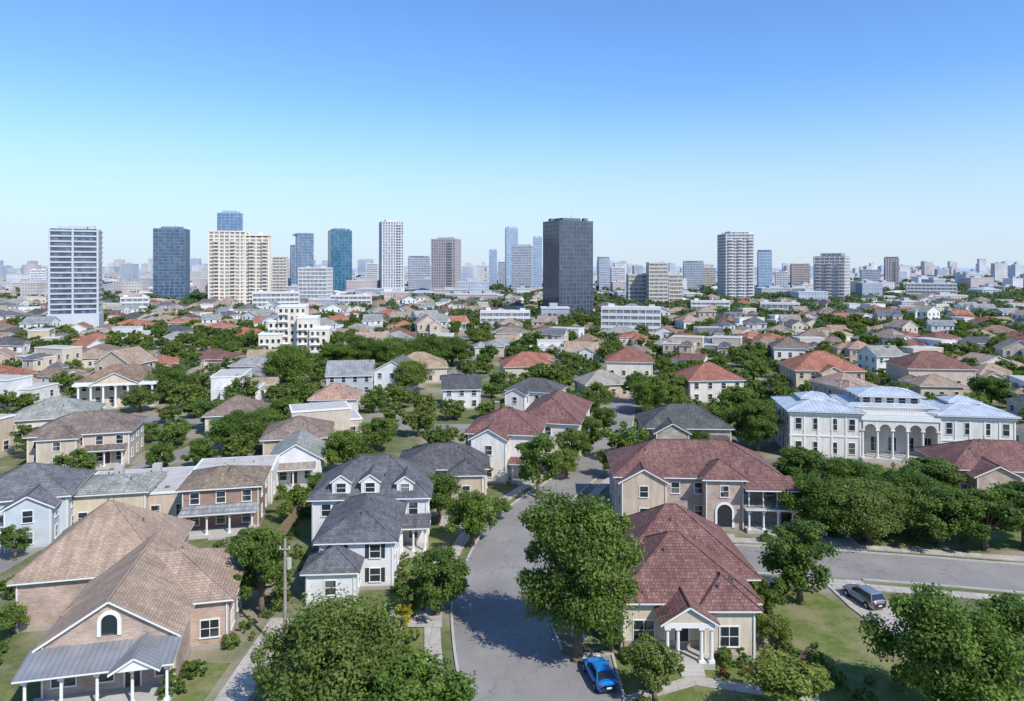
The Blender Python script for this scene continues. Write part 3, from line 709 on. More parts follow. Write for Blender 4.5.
BIG = [tree_mesh('big_oak', 14, 10.5, 120, 50000, .145, 1, M['leaf'], 2.2), tree_mesh('broad_oak', 10.5, 11, 120, 52000, .145, 2, M['leaf2'], 1.6), tree_mesh('oak_c', 10, 10, 105, 44000, .14, 3, M['leaf'], 1.4)]
MED = [tree_mesh('med_a', 8, 7, 62, 17000, .14, 11, M['leaf'], 1.6), tree_mesh('med_b', 8, 7.6, 60, 17000, .14, 12, M['leaf2'], 1.6), tree_mesh('med_c', 7, 7, 56, 16000, .14, 13, M['leaf'], 1.2), tree_mesh('med_d', 9, 6.5, 60, 16000, .145, 14, M['leaf'], 1.8)]
SML = [tree_mesh('sml_a', 5, 4.6, 34, 7000, .115, 21, M['leaf2'], 1.4), tree_mesh('sml_b', 5, 4.2, 32, 7000, .115, 22, M['leaf'], 1.1)]
SHR = [tree_mesh('shr_a', 1.3, 1.6, 12, 1100, .09, 31, M['leaf'], .05, False), tree_mesh('shr_b', 1.1, 1.9, 12, 1200, .09, 32, M['leaf2'], .02, False), tree_mesh('shr_c', 1.8, 1.5, 12, 1200, .09, 33, M['leaf'], .05, False)]
FLW = [tree_mesh('flw_a', .7, 1.1, 9, 600, .08, 34, M['leafr'], .02, False), tree_mesh('flw_b', 1.8, 2.2, 12, 1400, .1, 35, M['leafy'], .05, False)]
MID = [tree_mesh('mid_%d' % i, rnd.uniform(7.5, 9.5), rnd.uniform(8, 10), 38, 3200, .34, 50+i, M['leaf' if i % 2 else 'leaf2'], 1.3) for i in range(9)]
DIM = {}
for me in BIG+MED+SML+SHR+MID+FLW:
    a = np.empty(len(me.vertices)*3, dtype=np.float32); me.vertices.foreach_get('co', a); a = a.reshape(-1, 3)
    DIM[me.name] = (np.percentile(np.hypot(a[:, 0], a[:, 1]), 98)*2, a[:, 2].max())
trees = []
def put(me, x, y, h=None, w=None, name='oak_tree'):
    o = bpy.data.objects.new(name, me); scene.collection.objects.link(o); o.location = (x, y, 0); o.rotation_euler = (0, 0, rnd.uniform(0, 6.28))
    W, H = DIM[me.name]
    if h: o.scale = (w/W, w/W, h/H)
    trees.append((x, y, (w or W)/2)); return o
near = [(577,660,14.6,10.2,0,0),(338,738,10.0,9.6,0,1),(292,716,7.4,6.0,1,1),(420,768,7.4,7.6,1,0),(948,730,10.2,9.8,0,2),(1022,690,7.6,7,1,2),
 (800,603,8.6,6.6,1,3),(437,615,6.6,6.6,1,2),(413,617,3.6,3.6,2,1),(655,704,5.0,4.6,2,0),(792,722,4.6,6.6,2,0),(262,616,8.6,6.0,1,0),(240,600,6.6,4.8,1,2),
 (290,522,5,5.4,2,1),(538,498,10,6.4,1,3),(472,546,6.8,6.6,1,2),(438,524,7,6,1,0),(430,486,6.4,6,1,1),(572,468,6.8,6,1,0),(590,452,6.8,6,1,2),(566,478,5,5,1,1),(604,436,6,5,1,0),
 (766,626,4.8,4,2,1),(776,652,3.4,3.4,2,0),(822,538,8.0,9,0,2),(868,542,8.0,10,0,1),(905,528,7.8,9,0,2),(850,512,7.6,9,0,0),(940,546,7.4,9,1,2),(985,550,7.2,8.6,1,0),(1026,548,8,8.5,1,0),(790,520,6.3,7,1,1),
 (650,414,8.8,10,0,2),(722,446,8,8.4,1,0),(757,452,10,9.4,0,0),(738,432,9.6,9,1,0),(168,402,9.5,13,0,2),(140,412,6.4,8.4,1,1),(240,452,7.6,11,0,2),(345,478,8,7.4,1,0),(376,452,6.8,7.4,1,1),(285,428,6.6,8.6,1,2),(215,430,6.6,8.6,1,0),(262,440,6.6,9,1,1),
 (162,472,5,5,1,2),(160,518,4.6,4,2,1),(28,458,6.4,5.4,1,3),(12,505,4,4,2,0),(290,386,12,13,0,2),(362,372,12.5,15,0,2),(395,375,12.5,14,0,1),(428,372,12.5,14,0,2),(452,366,10.5,13,0,0),(338,376,10.5,13,0,0),(410,392,9,11,0,1),
 (990,410,8.4,9.4,1,0),(318,503,4.4,4.8,1,2),(500,520,3,3.2,2,0),(25,600,3,3.2,2,1),(8,640,3.2,3,2,0),(15,560,4,4,2,1),(200,470,5.4,5.4,1,2),(385,505,4.4,5,2,0),(612,652,2.2,2.4,2,1),(1005,640,4,4.4,2,0),(700,455,5,5.4,1,0),(480,480,5.4,5.4,1,2),
 (800,492,7,8,1,0),(930,503,6.6,8.2,1,0),(248,572,4.8,4.4,2,1),(640,470,5.4,5,1,1),(612,478,5,5,1,0),(652,440,6.5,6.5,1,2),(640,404,8,8,1,0),(598,412,7.5,7.5,1,1),(585,420,7,7,1,2),(672,402,8,9,1,1)]
G3 = [BIG, MED, SML]
for b, d, h, w, k, i in near:
    x, y = S(b, d); put(G3[k][i], x, y, h, w, 'oak_tree' if k < 2 else 'small_tree')
def shrubs(x0, x1, y0, y1, n, kinds=None):
    for _ in range(n):
        x = rnd.uniform(x0, x1); y = rnd.uniform(y0, y1); s = rnd.uniform(.5, 1.25)
        o = put(rnd.choice(kinds or SHR), x, y, None, None, 'shrub' if not kinds else 'flowering_shrub'); o.scale = (s, s, s*rnd.uniform(.8, 1.2)); trees.pop()
shrubs(-27.9, -25, 57.8, 58.8, 5); shrubs(-27.3, -26.4, 53, 58.5, 6); shrubs(9.8, 12.4, 60.5, 61.2, 5); shrubs(17.5, 21.5, 59.3, 60.0, 6); shrubs(22.3, 27, 58.5, 62.5, 12)
shrubs(23.8, 25, 63, 73, 12); shrubs(-8.9, -8.4, 70, 80, 8); shrubs(-12.4, -11.6, 73, 80, 6); shrubs(-26, -23, 62, 84, 16); shrubs(14, 24, 88.4, 89.2, 11); shrubs(31, 36, 86.5, 87.4, 8)
shrubs(50, 88, 117.0, 118.4, 30); shrubs(-50, -44, 58, 62, 10); shrubs(-55, -51, 58, 80, 18); shrubs(-52, -35, 84.5, 87.0, 14); shrubs(-8.6, -7.6, 97, 118, 12); shrubs(-31, -26.5, 78, 98, 18); shrubs(23, 40, 123, 124.6, 12)
shrubs(25, 33, 72.8, 73.6, 8); shrubs(40.5, 43, 50, 70, 12); shrubs(40, 60, 87, 90, 14); shrubs(26, 32, 52, 58, 8); shrubs(9.5, 12, 51, 58, 6); shrubs(7.4, 9.4, 64, 77, 8); shrubs(-19, -9, 55, 68, 10)
shrubs(22, 26, 57.8, 59.4, 9, [FLW[0]]); shrubs(17.6, 21, 58.2, 58.8, 6, [FLW[0]]); shrubs(-11, -10, 66, 72, 2, [FLW[1]])

def hvar(seed):
    r = random.Random(seed); g = Geo()
    W = M[r.choice(['white', 'white', 'cream', 'whites', 'beige', 'white', 'brickt', 'white'])]
    R = M[['r_red', 'r_orange', 'r_pink', 'r_lgrey', 'r_grey', 'r_tan', 'r_brown', 'r_lgrey', 'r_orange', 'r_dark', 'r_tan', 'r_grey', 'r_pink'][seed % 13]]
    w = r.uniform(9.5, 15); d = r.uniform(8, 11); st = r.choice([1, 1, 2]); h = 3.6 if st == 1 else 6.2
    if seed % 7 == 3:
        block(g, -w/2, w/2, -d/2, d/2, h, 'flat', W=W, R=M['r_flat'], st=st); block(g, -w/4, w/2+3, 0, d/2+3, h+2.5, 'flat', W=W, R=M['r_flat'], st=st, sides='FR')
        g.box('roof_air_conditioners', -2, -.8, -2, -.8, h+.2, h+1.2, M['conc'])
    else: block(g, -w/2, w/2, -d/2, d/2, h, r.choice(['hip', 'hip', 'gable']), r.uniform(.35, .55), .5, W, R, st, 'FLRB', axis=r.choice('xxy'))
    s = r.choice([-1, 1]); a = s*w*.25
    block(g, a-2.6, a+2.6, -d/2-3, 0, h-.2, r.choice(['gable', 'hip']), .45, .4, W, R, st, 'FLR', axis='y')
    b = -s*w*.25; porch(g, b-2.2, b+2.2, -d/2-2.2, -d/2, 2.6, R, 3, .4)
    if r.random() < .6:
        c0, c1 = (w/2-1, w/2+4.5) if s > 0 else (-w/2-4.5, -w/2+1)
        block(g, c0, c1, -3, 4, 2.9, 'hip', .5, .4, W, R, 1, '')
        gx = c1-2.4 if s > 0 else c0+2.4
        g.box('garage_door', gx-1.7, gx+1.7, -3.06, -2.9, .05, 2.3, M['garage'])
    if r.random() < .3: chimney(g, -w*.2, 1.5, h+.5, h+d*.22+1.0, M['brickr'], .7)
    return g.mesh('house_variant_%d' % seed, list(g.p), (0, 0))
HV = [hvar(96+i) for i in range(32)]
tow = []
TW = [
 (48,103,225,331,24,'bandw'),(153,190,226,301,14,'blue'),(217,243,210,297,18,'blue2'),(208,272,231,307,16,'creamt'),(272,288,257,298,12,'beige'),(290,314,233,296,22,'glassb'),(328,352,228,295,24,'teal'),
 (298,333,268,306,-2,'whiteg'),(379,404,219,296,20,'stripe'),(408,430,256,291,10,'greyg'),(431,461,237,296,-12,'brown'),(505,518,226,290,10,'paleblue'),(511,533,244,293,-6,'greyg'),(533,542,236,290,0,'paleblue'),
 (543,593,217,318,28,'dark'),(597,610,257,291,8,'greyg'),(646,668,263,308,0,'beige'),(626,648,275,307,0,'beige'),(666,683,275,306,0,'beige'),(683,704,261,291,-10,'greyg'),(717,757,231,302,2,'white'),(757,772,250,296,-10,'paleblue'),
 (790,810,264,292,-15,'brick'),(813,853,254,303,-35,'white'),(884,899,257,291,-20,'brown'),(601,661,309,334,-12,'mid'),(252,300,293,312,14,'mid'),(905,957,284,301,-25,'mid'),(498,505,262,288,0,'greyg'),(489,497,249,288,0,'paleblue'),(366,379,264,290,0,'whiteg'),(702,716,268,290,-12,'beige'),(775,788,272,292,-15,'whiteg'),(860,880,270,291,-20,'greyg'),(610,625,268,290,0,'whiteg'),(30,48,270,295,25,'whiteg'),(480,530,312,323,0,'mid'),
 (690,730,302,314,-10,'mid'),(330,372,296,309,8,'mid'),(120,150,298,312,20,'mid'),(760,800,304,315,-18,'mid')]
STY = {'bandw': ((.045,.075,.12),(.13,.17,.23),(.50,.52,.55),.85,0,.5,2.9),'blue': ((.04,.08,.14),(.10,.155,.23),(.17,.22,.29),.5,5,.12,3.4),'blue2': ((.08,.16,.28),(.15,.25,.37),(.3,.38,.46),.4,4,.12,3.6),
 'creamt': ((.24,.22,.19),(.44,.40,.35),(.70,.64,.56),1.1,4.2,.5,3.2),'beige': ((.19,.18,.17),(.34,.32,.3),(.58,.54,.49),1.3,3.6,.35,3.3),'glassb': ((.09,.15,.22),(.17,.24,.33),(.28,.34,.42),.6,5,.15,3.6),
 'teal': ((.03,.11,.18),(.06,.19,.29),(.12,.21,.29),.3,4,.08,3.8),'whiteg': ((.24,.25,.28),(.4,.4,.41),(.66,.66,.66),1.2,3.5,.35,3.3),'stripe': ((.21,.24,.30),(.36,.39,.44),(.58,.59,.60),.7,3.2,.6,3.3),
 'greyg': ((.19,.23,.28),(.30,.34,.39),(.44,.47,.52),1.0,4,.25,3.5),'brown': ((.19,.18,.20),(.30,.29,.30),(.41,.38,.38),.8,3.0,.4,3.3),'paleblue': ((.21,.29,.40),(.30,.39,.50),(.43,.51,.60),.7,4,.15,3.6),
 'dark': ((.045,.06,.088),(.075,.098,.13),(.13,.155,.195),.35,2.6,.10,3.0),'white': ((.22,.23,.26),(.40,.40,.42),(.62,.61,.60),1.0,4.4,.7,3.1),'brick': ((.22,.2,.2),(.32,.28,.28),(.47,.38,.36),1.3,3,.3,3.3),'mid': ((.16,.18,.21),(.32,.32,.33),(.62,.62,.61),1.5,3.4,.3,3.4)}
for k, v in STY.items(): STY[k] = v+(glassmat('curtain_glass_'+k, v[0], v[1], 1.8, v[6], .6, .1, .9), plain('tower_cladding_'+k, v[2], .7, .12, .05))  # paler tower palettes carry painted-in distance haze, no volume
NM = {'bandw': 'banded_apartment_tower','blue': 'blue_glass_tower','blue2': 'blue_glass_tower','creamt': 'cream_apartment_tower','beige': 'beige_apartment_block','glassb': 'glass_office_tower','teal': 'teal_glass_tower','whiteg': 'white_apartment_block','stripe': 'striped_apartment_tower','greyg': 'grey_office_tower','brown': 'brown_office_tower','paleblue': 'pale_blue_glass_tower','dark': 'dark_glass_office_tower','white': 'white_balconied_tower','brick': 'brick_apartment_block','mid': 'white_office_block'}
for b0, b1, vt, vb, rot, sty in TW:
    k = CAMH/(vb-268.0); dk, lt, cl, ts, sp, pr, fh, GM, CM = STY[sty]
    wt = (b1-b0)*k; th = math.radians(rot); asp = .35 if sty == 'mid' else .8
    w = wt*.8; H = CAMH+(268-vt)*k; x = ((b0+b1)/2-512)*k; y = FOC*k+w*asp/2
    for _ in range(8):   # footprint fitted to the pixel columns of its corners in the camera image
        d = w*asp; cs = [(x+sx*w/2*math.cos(th)-sy*d/2*math.sin(th), y+sx*w/2*math.sin(th)+sy*d/2*math.cos(th)) for sx in (-1, 1) for sy in (-1, 1)]
        us = [512+FOC*a/b for a, b in cs]; w *= (b1-b0)/(max(us)-min(us)); x += ((b0+b1)/2-(max(us)+min(us))/2)*y/FOC; y += FOC*k-min(c[1] for c in cs)
    d = w*asp; w -= 2*pr; d -= 2*pr
    g = Geo(); nf = max(2, int(round(H/fh))); f = H/nf
    def mass(cx, cy, w, d, z0, z1):
        g.box('core', cx-w/2, cx+w/2, cy-d/2, cy+d/2, z0, z1, GM)
        n = int(round((z1-z0)/f))
        for i in range(n+1):
            z = z0+i*f; g.box('slabs', cx-w/2-pr, cx+w/2+pr, cy-d/2-pr, cy+d/2+pr, max(0, z-ts/2), z+ts/2, CM)
        if sp:
            q = pr*1.25 if sty in ('stripe', 'creamt', 'brown', 'white') else pr*.8
            pw = .35 if sty not in ('stripe', 'creamt', 'brown') else 1.1
            nx = max(2, int(w/sp)); ny = max(2, int(d/sp))
            for i in range(nx+1):
                a = cx-w/2+w*i/nx
                for yy in (cy-d/2, cy+d/2): g.box('piers', a-pw/2, a+pw/2, yy-q, yy+q, z0, z1+.3, CM)
            for i in range(ny+1):
                a = cy-d/2+d*i/ny
                for xx in (cx-w/2, cx+w/2): g.box('piers', xx-q*.97, xx+q*.97, a-pw*.48, a+pw*.48, z0, z1+.25, CM)
    if sty == 'creamt':
        mass(x-w*.2, y, w*.6, d, 0, H*.985); mass(x+w*.28, y-1.5, w*.42, d*.9, 0, H*.93); mass(x, y+2, w*.3, d*.5, H*.95, H)
        for bx in (-.38, -.1, .2, .42):
            for i in range(1, nf-2): g.box('balconies', x+w*bx-2, x+w*bx+2, y-d/2-2.6, y-d/2-.2, i*f-.1, i*f+.95, CM)
    elif sty == 'glassb': mass(x+w*.12, y, w*.74, d, 0, H); mass(x-w*.32, y-1, w*.36, d*.8, 0, H*.8)
    elif sty == 'white':
        mass(x-w*.04, y, w*.9, d, 0, H*.96); mass(x, y, w*.6, d*.7, H*.95, H)
        for bx in (-.36, -.05, .3):
            for i in range(1, nf-2): g.box('balconies', x+w*bx-2.4, x+w*bx+2.4, y-d/2-2.3, y-d/2-.2, i*f-.1, i*f+.9, CM)
    else: mass(x, y, w, d, 0, H*.97)
    if sty not in ('creamt',):
        g.box('mechanical_penthouse', x-w*.3, x+w*.25, y-d*.28, y+d*.28, H*.96, H, CM)
    if sty in ('bandw', 'brown', 'stripe'):
        g.box('podium', x-w*.54, x+w*.54, y-d*.65, y+d*.5, 0, 9, CM)
    if sty in ('brown', 'stripe'):
        for i in range(1, nf-1): g.box('balconies', x+w*.18, x+w*.38, y-d/2-1.9, y-d/2-.2, i*f-.5, i*f+.4, CM)
    if sty == 'bandw':
        for cx in (-.5, -.02, .5): g.box('vertical_fins', x+w*cx-.5, x+w*cx+.5, y-d/2-.75, y-d/2+.6, 9, H*.97, CM)
    if sty in ('dark', 'blue', 'teal', 'brown'):
        g.beam('mast', (x+w*.1, y, H), (x+w*.1, y, H+3), .2, CM, 6, .08)
    for bx, by in ((-.35, .3), (.36, -.3)): g.box('rooftop_plant', x+w*bx-1.5, x+w*bx+1.5, y+d*by-1.5, y+d*by+1.5, H*.965, H*.965+2.5, CM)
    g.single(NM[sty], (x, y), rot); tow.append((x, y, max(w, d)*.7+5))
def blocked(x, y, m=0):
    for a, b, c, d in excl:
        if a-m < x < b+m and c-m < y < d+m: return True
    for a, b, r in tow:
        if abs(x-a) < r+m and abs(y-b) < r+m: return True
    return False
def grove(x, y): return math.sin(x*.031+1.3*math.sin(y*.017))+math.sin(y*.027+x*.013+1.7)
hs = []
y = 126.0
while y < 640:
    x = -(.78*y+25)+rnd.uniform(0, 15)
    while x < .78*y+25:
        px = x+rnd.uniform(-4, 4); py = y+rnd.uniform(-6, 6)
        pr_ = (.96 if grove(px, py) < .5 else .45)-(.08 if px > .1*py else 0)-(.08 if py > 300 else 0)
        if not blocked(px, py, 6) and rdist(px, py) > 7 and rnd.random() < pr_:
            if all((px-a)**2+(py-b)**2 > (r*.8+5)**2 for a, b, r in trees[:len(near)]) and all((px-a)**2+(py-b)**2 > 13**2 for a, b in hs[-90:]):
                o = bpy.data.objects.new('suburban_house', rnd.choice(HV)); scene.collection.objects.link(o)
                o.location = (px, py, 0); o.rotation_euler = (0, 0, math.radians(rnd.choice([0, 0, 0, 90, -90, 180])+rnd.uniform(-25, 25)))
                s = rnd.uniform(.78, 1.08); o.scale = (s, s, s*rnd.uniform(.95, 1.2)); hs.append((px, py))
        x += rnd.uniform(16, 20)
    y += rnd.uniform(17.5, 20.5)
ha = np.array(hs)
cnt = 0
for _ in range(16000):
    y = math.sqrt(rnd.uniform(92**2, 460**2)); x = rnd.uniform(-1, 1)*(.78*y+20)
    if blocked(x, y, 1) or rdist(x, y) < 1.2: continue
    if np.min((ha[:, 0]-x)**2+(ha[:, 1]-y)**2) < 7.8**2: continue
    w = rnd.choice([rnd.uniform(3.5, 6), rnd.uniform(5, 9)])
    if any((x-a)**2+(y-b)**2 < ((r+w/2)*.75)**2 for a, b, r in trees): continue
    put(rnd.choice(MID), x, y, w*rnd.uniform(.7, .92), w, 'oak_tree'); cnt += 1
    if cnt > 1400: break
print('mid trees', cnt, 'houses', len(hs))
rng = np.random.default_rng(5)
proto = []
for i in range(4):
    C = clumps(rng, 7.5, 9, .5, 14, 1.7); proto.append(leaves(rng, C, 1.7*rng.uniform(.7, 1.3, 14), 150, .95))
VV = []; TT = []
n = 0; tries = 0
while n < 6000 and tries < 60000:
    tries += 1
    y = math.sqrt(rnd.uniform(440**2, 2300**2)) if tries % 3 else math.sqrt(rnd.uniform(440**2, 800**2)); x = rnd.uniform(-1, 1)*(.78*y+20)
    if blocked(x, y, -6): continue
    if rnd.random() > (.35 if x < -.15*y else .9): continue
    if y < 660 and np.min((ha[:, 0]-x)**2+(ha[:, 1]-y)**2) < 65: continue
    V, t = proto[rnd.randrange(4)]; a = rnd.uniform(0, 6.28); s = rnd.uniform(.55, 1.15)*(1+y/2500); c, q = math.cos(a)*s, math.sin(a)*s
    W = V.copy(); W[:, 0] = V[:, 0]*c-V[:, 1]*q+x; W[:, 1] = V[:, 0]*q+V[:, 1]*c+y; W[:, 2] = V[:, 2]*s*.85
    VV.append(W); TT.append(np.clip(t+rnd.uniform(-.25, .25), 0, 1)); n += 1
me = pack('distant_trees', np.concatenate(VV), np.concatenate(TT), np.zeros((0, 3)), [], M['leaff'])
o = bpy.data.objects.new('distant_trees', me); scene.collection.objects.link(o)
cm = [cityfacade('city_a', (.60, .59, .58), (.30, .33, .37)), cityfacade('city_b', (.56, .51, .47), (.30, .30, .32)), cityfacade('city_c', (.45, .50, .56), (.27, .32, .39)), cityfacade('city_d', (.52, .44, .42), (.30, .29, .30)), cityfacade('city_e', (.64, .65, .68), (.37, .40, .46)), cityfacade('city_f', (.36, .40, .46), (.25, .30, .37))]  # walls, glass and roofs of the far city paled to paint in haze
g = Geo(); rf = [plain('pale_roof', (.56, .55, .55)), plain('terracotta_roof', (.46, .33, .29)), plain('grey_roof', (.40, .42, .46))]
n = 0
while n < 2900:
    y = math.sqrt(rnd.uniform(330**2, 3800**2)); x = rnd.uniform(-1, 1)*(.78*y+20)
    if blocked(x, y, 4) or (x > 0 and rnd.random() < .25): continue
    if y < 650 and (np.min((ha[:, 0]-x)**2+(ha[:, 1]-y)**2) < 360 or rdist(x, y) < 15): continue
    w = rnd.uniform(12, 42); d = rnd.uniform(12, 30); h = rnd.choice([4, 5, 6, 7, 8, 10, 13, 18]) if y > 700 else rnd.choice([4, 5, 6, 8, 9, 11])
    if y < 650: w = rnd.uniform(12, 24); d = rnd.uniform(10, 18)
    if y > 1200 and rnd.random() < .10: h = rnd.uniform(20, 44); w = rnd.uniform(16, 30)
    if y > 2300 and rnd.random() < .06: h = rnd.uniform(40, 68); w = rnd.uniform(18, 32)
    m = rnd.choice(cm); g.box('b', x-w/2, x+w/2, y-d/2, y+d/2, 0, h, m, top=False, bot=False)
    if h < 7: hip(g, x-w/2, x+w/2, y-d/2, y+d/2, h, .3, .5, rnd.choice(rf), False)
    else:
        g.box('b', x-w/2-.3, x+w/2+.3, y-d/2-.3, y+d/2+.3, h, h+.8, rf[0]); g.box('b', x-w*.2, x+w*.1, y-d*.2, y+d*.2, h+.8, h+3.2, rf[2])
    n += 1
g.single('distant_city_buildings')

# ------------------------------------------------------------------ cars
def carpaint(name, col, met=.3):
    m, nt, b, o = newmat(name); b.inputs['Base Color'].default_value = col+(1,); b.inputs['Metallic'].default_value = met
    b.inputs['Roughness'].default_value = .28; b.inputs['Coat Weight'].default_value = .6; b.inputs['Coat Roughness'].default_value = .05; return m
M['tyre'] = plain('tyre_rubber', (.02, .02, .02), .9); M['rim'] = plain('alloy_rim', (.45, .45, .46), .35, .05, 1, .8)
M['cglass'] = plain('car_glass', (.015, .018, .02), .06, .05, 1, 0, .8); M['lamp'] = plain('headlamp', (.7, .7, .7), .15); M['tail'] = plain('tail_lamp', (.35, .02, .02), .25); M['black'] = plain('black_plastic', (.02, .02, .02), .6)
def car(name, x, y, rot, paint, suv=False):
    g = Geo(); zr = 1.66 if suv else 1.46; hb = .12 if suv else 0
    st = [(-2.25,.42,.78,.72),(-2.17,.30,.95+hb,.84),(-1.8,.26,1.0+hb,.9),(-.8,.25,.99+hb,.92),(.5,.25,.97+hb,.92),(1.1,.25,.93+hb,.91),(1.7,.26,.86+hb,.88),(2.08,.30,.74+hb,.8),(2.24,.38,.6,.68)]
    vs = []
    for yy, zb, zt, w in st:
        vs += [(-w*.84,yy,zb),(-w,yy,zb+.16),(-w*1.01,yy,zb+(zt-zb)*.6),(-w*.93,yy,zt-.03),(-w*.5,yy,zt+.03),(0,yy,zt+.045),(w*.5,yy,zt+.03),(w*.93,yy,zt-.03),(w*1.01,yy,zb+(zt-zb)*.6),(w,yy,zb+.16),(w*.84,yy,zb)]
    n = 11; fs = []
    for i in range(len(st)-1):
        for j in range(n): fs.append((i*n+j, i*n+(j+1) % n, (i+1)*n+(j+1) % n, (i+1)*n+j))
    fs += [tuple(range(n)), tuple(range(len(vs)-n, len(vs)))]
    g.add('body', vs, fs, paint); g.smooth.add('body')
    zb = .95+hb; by0, by1 = (-2.1, 1.0) if suv else (-1.85, 1.05); ty0, ty1 = (-1.8, .1) if suv else (-1.15, .15); bw, tw = .84, .64
    b = [(-bw,by0,zb),(bw,by0,zb),(bw,by1,zb-.03),(-bw,by1,zb-.03)]; t = [(-tw,ty0,zr-.06),(tw,ty0,zr-.06),(tw,ty1,zr-.05),(-tw,ty1,zr-.05)]
    g.add('windows', b+t, [(0,1,5,4),(1,2,6,5),(2,3,7,6),(3,0,4,7)], M['cglass'])
    r1 = [(-tw-.03,ty0-.05,zr-.07),(tw+.03,ty0-.05,zr-.07),(tw+.03,ty1+.04,zr-.06),(-tw-.03,ty1+.04,zr-.06)]; r2 = [(-tw*.85,ty0+.12,zr),(tw*.85,ty0+.12,zr),(tw*.85,ty1-.15,zr),(-tw*.85,ty1-.15,zr)]
    g.add('roof', r1+r2, [(0,1,5,4),(1,2,6,5),(2,3,7,6),(3,0,4,7),(4,5,6,7),(3,2,1,0)], paint)
    for i in range(4): g.beam('pillars', b[i], t[i], .05, paint)
    for s in (-1, 1):
        for f in (.32, .66):
            p = Vector((s*bw, by0+(by1-by0)*(f+.06), zb)); q = Vector((s*tw, ty0+(ty1-ty0)*f, zr-.07)); g.beam('pillars', p, q, .035, M['black'])
        if s > 0: g.box('mirrors', .88, 1.04, .62, .76, zb-.02, zb+.13, paint)
        else: g.box('mirrors', -1.04, -.88, .62, .76, zb-.02, zb+.13, paint)
        g.box('headlights', s*.6-.16, s*.6+.16, 2.0, 2.2, .62+hb, .74+hb, M['lamp']); g.box('tail_lights', s*.68-.12, s*.68+.12, -2.26, -2.05, .74, .9+hb, M['tail'])
        for wy in (-1.4, 1.4):
            g.beam('wheel_arches', (s*.87, wy, .36), (s*.935, wy, .36), .40, M['black'], 20)
            g.beam('wheels', (s*.72, wy, .33), (s*.95, wy, .33), .33, M['tyre'], 22); g.beam('wheels', (s*.94, wy, .33), (s*.965, wy, .33), .21, M['rim'], 14)
    g.box('bumper', -.62, .62, 2.1, 2.27, .36, .5, M['black']); g.box('bumper', -.62, .62, -2.28, -2.1, .4, .54, M['black']); g.box('licence_plate', -.2, .2, -2.3, -2.27, .56, .68, M['trim'])
    g.build(name, (0, 0), rot, (x, y, .02))
car('blue_hatchback_car', 7.25, 57.8, 12, carpaint('blue_paint', (.01, .20, .55), .2))
car('silver_suv_car', 35.8, 71.3, 14, carpaint('silver_paint', (.36, .38, .41), .6), True)
car('white_sedan_car', -60.5, 122, 8, carpaint('white_paint', (.6, .6, .6), .1)); car('dark_sedan_car', -42, 154.5, 88, carpaint('dark_paint', (.03, .035, .045), .3))
car('grey_suv_car', 40.6, 91, 4, carpaint('grey_paint', (.16, .17, .18), .5), True)

x, y = S(285, 655)
g = Geo(); g.beam('pole', (x, y, 0), (x, y, 10.2), .17, M['wood'], 10, .11); g.box('crossarm', x-.5, x+.5, y-.17, y-.05, 9.3, 9.41, M['wood'])
for q in (-.4, .4): g.beam('insulators', (x+q, y-.1, 9.41), (x+q, y-.1, 9.6), .05, M['trim'], 6)
g.beam('transformer', (x+.35, y, 7.6), (x+.35, y, 8.5), .22, M['conc'], 10)
g.build('utility_pole', (x, y))
def fence(p, q, h=1.8):
    g = Geo(); P = Vector(p+(0,)); Q = Vector(q+(0,)); L = (Q-P).length; n = int(L/.16); d = (Q-P)/L; a = math.atan2(d.y, d.x)
    for i in range(n): g.M = Matrix.Translation(P+d*(.16*i)) @ Matrix.Rotation(a, 4, 'Z'); g.box('pickets', 0, .14, -.015, .015, .05, h+rnd.uniform(-.03, .03), M['fence'])
    g.M = Matrix.Translation(P) @ Matrix.Rotation(a, 4, 'Z'); g.box('rails', 0, L, .015, .06, .4, .5, M['fence']); g.box('rails', 0, L, .015, .06, 1.3, 1.4, M['fence']); g.M = None
    g.build('wooden_fence', p)
fence((-29, 84), (-29, 98)); fence((-27, 99), (-10, 99.5)); fence((24.5, 79), (25, 76.8))

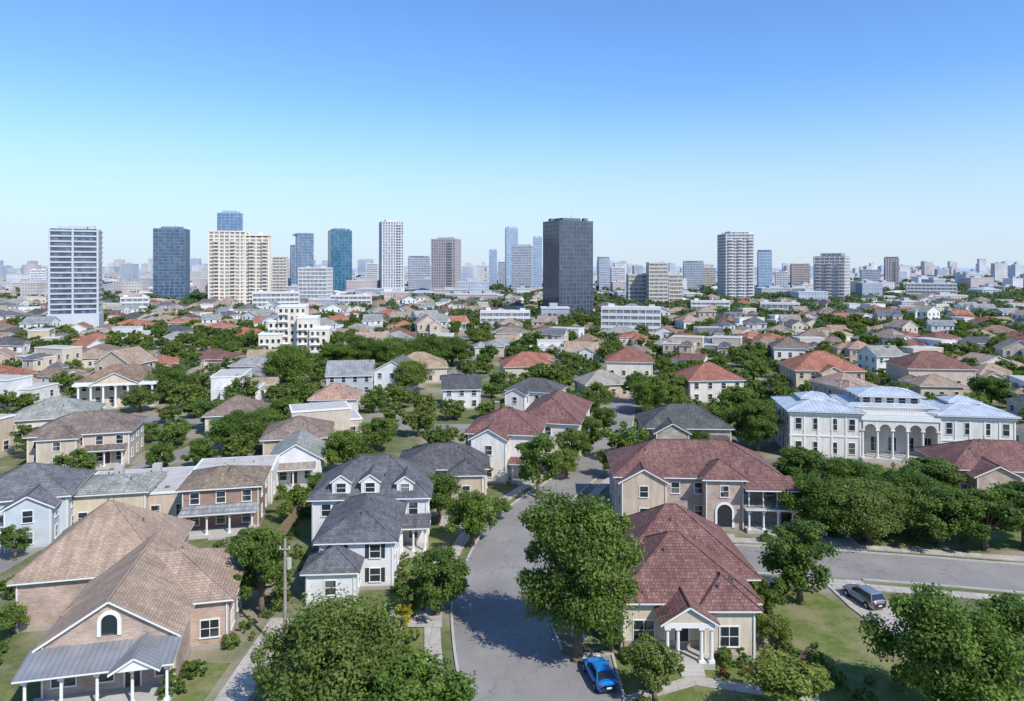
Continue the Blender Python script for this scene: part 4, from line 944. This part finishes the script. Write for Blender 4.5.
# ------------------------------------------------------------------ light, sky, camera
sd = Vector((.60, -.68, .92)).normalized()
L = bpy.data.lights.new('sun', 'SUN'); L.energy = 5.0; L.angle = math.radians(.5); L.color = (1, .955, .88)
so = bpy.data.objects.new('sun', L); scene.collection.objects.link(so); so.rotation_euler = sd.to_track_quat('Z', 'Y').to_euler()
w = bpy.data.worlds.new('World'); scene.world = w; w.use_nodes = True; nt = w.node_tree; nt.nodes.clear()
sk = nt.nodes.new('ShaderNodeTexSky'); sk.sky_type = 'NISHITA'; sk.sun_disc = False; sk.sun_elevation = math.asin(sd.z); sk.sun_rotation = math.atan2(sd.x, sd.y)
sk.air_density = 1.0; sk.dust_density = .3; sk.ozone_density = 3; sk.altitude = 300
c1 = mix(nt, 1.0, sk.outputs[0], (.92, 1.22, 1.55), 'MULTIPLY')
tc = nt.nodes.new('ShaderNodeTexCoord'); sx = nt.nodes.new('ShaderNodeSeparateXYZ'); nt.links.new(tc.outputs['Generated'], sx.inputs[0])
mr = nt.nodes.new('ShaderNodeMapRange'); mr.interpolation_type = 'SMOOTHSTEP'; nt.links.new(sx.outputs[2], mr.inputs[0])
mr.inputs[1].default_value = -.02; mr.inputs[2].default_value = .26; mr.inputs[3].default_value = .92; mr.inputs[4].default_value = 0
c2 = mix(nt, mr.outputs[0], c1, (4.7, 5.5, 6.4))
bg = nt.nodes.new('ShaderNodeBackground'); bg.inputs[1].default_value = .14; ow = nt.nodes.new('ShaderNodeOutputWorld')
nt.links.new(c2, bg.inputs[0]); nt.links.new(bg.outputs[0], ow.inputs[0])
cam = bpy.data.cameras.new('camera'); co = bpy.data.objects.new('camera', cam); scene.collection.objects.link(co)
co.location = (0, 0, CAMH); co.rotation_euler = (math.pi/2, 0, 0); cam.lens = 36*FOC/1024; cam.sensor_width = 36; cam.shift_y = -82.5/1024; cam.clip_end = 40000; cam.clip_start = .5
scene.camera = co
scene.view_settings.view_transform = 'Standard'; scene.view_settings.look = 'None'; scene.view_settings.exposure = 0
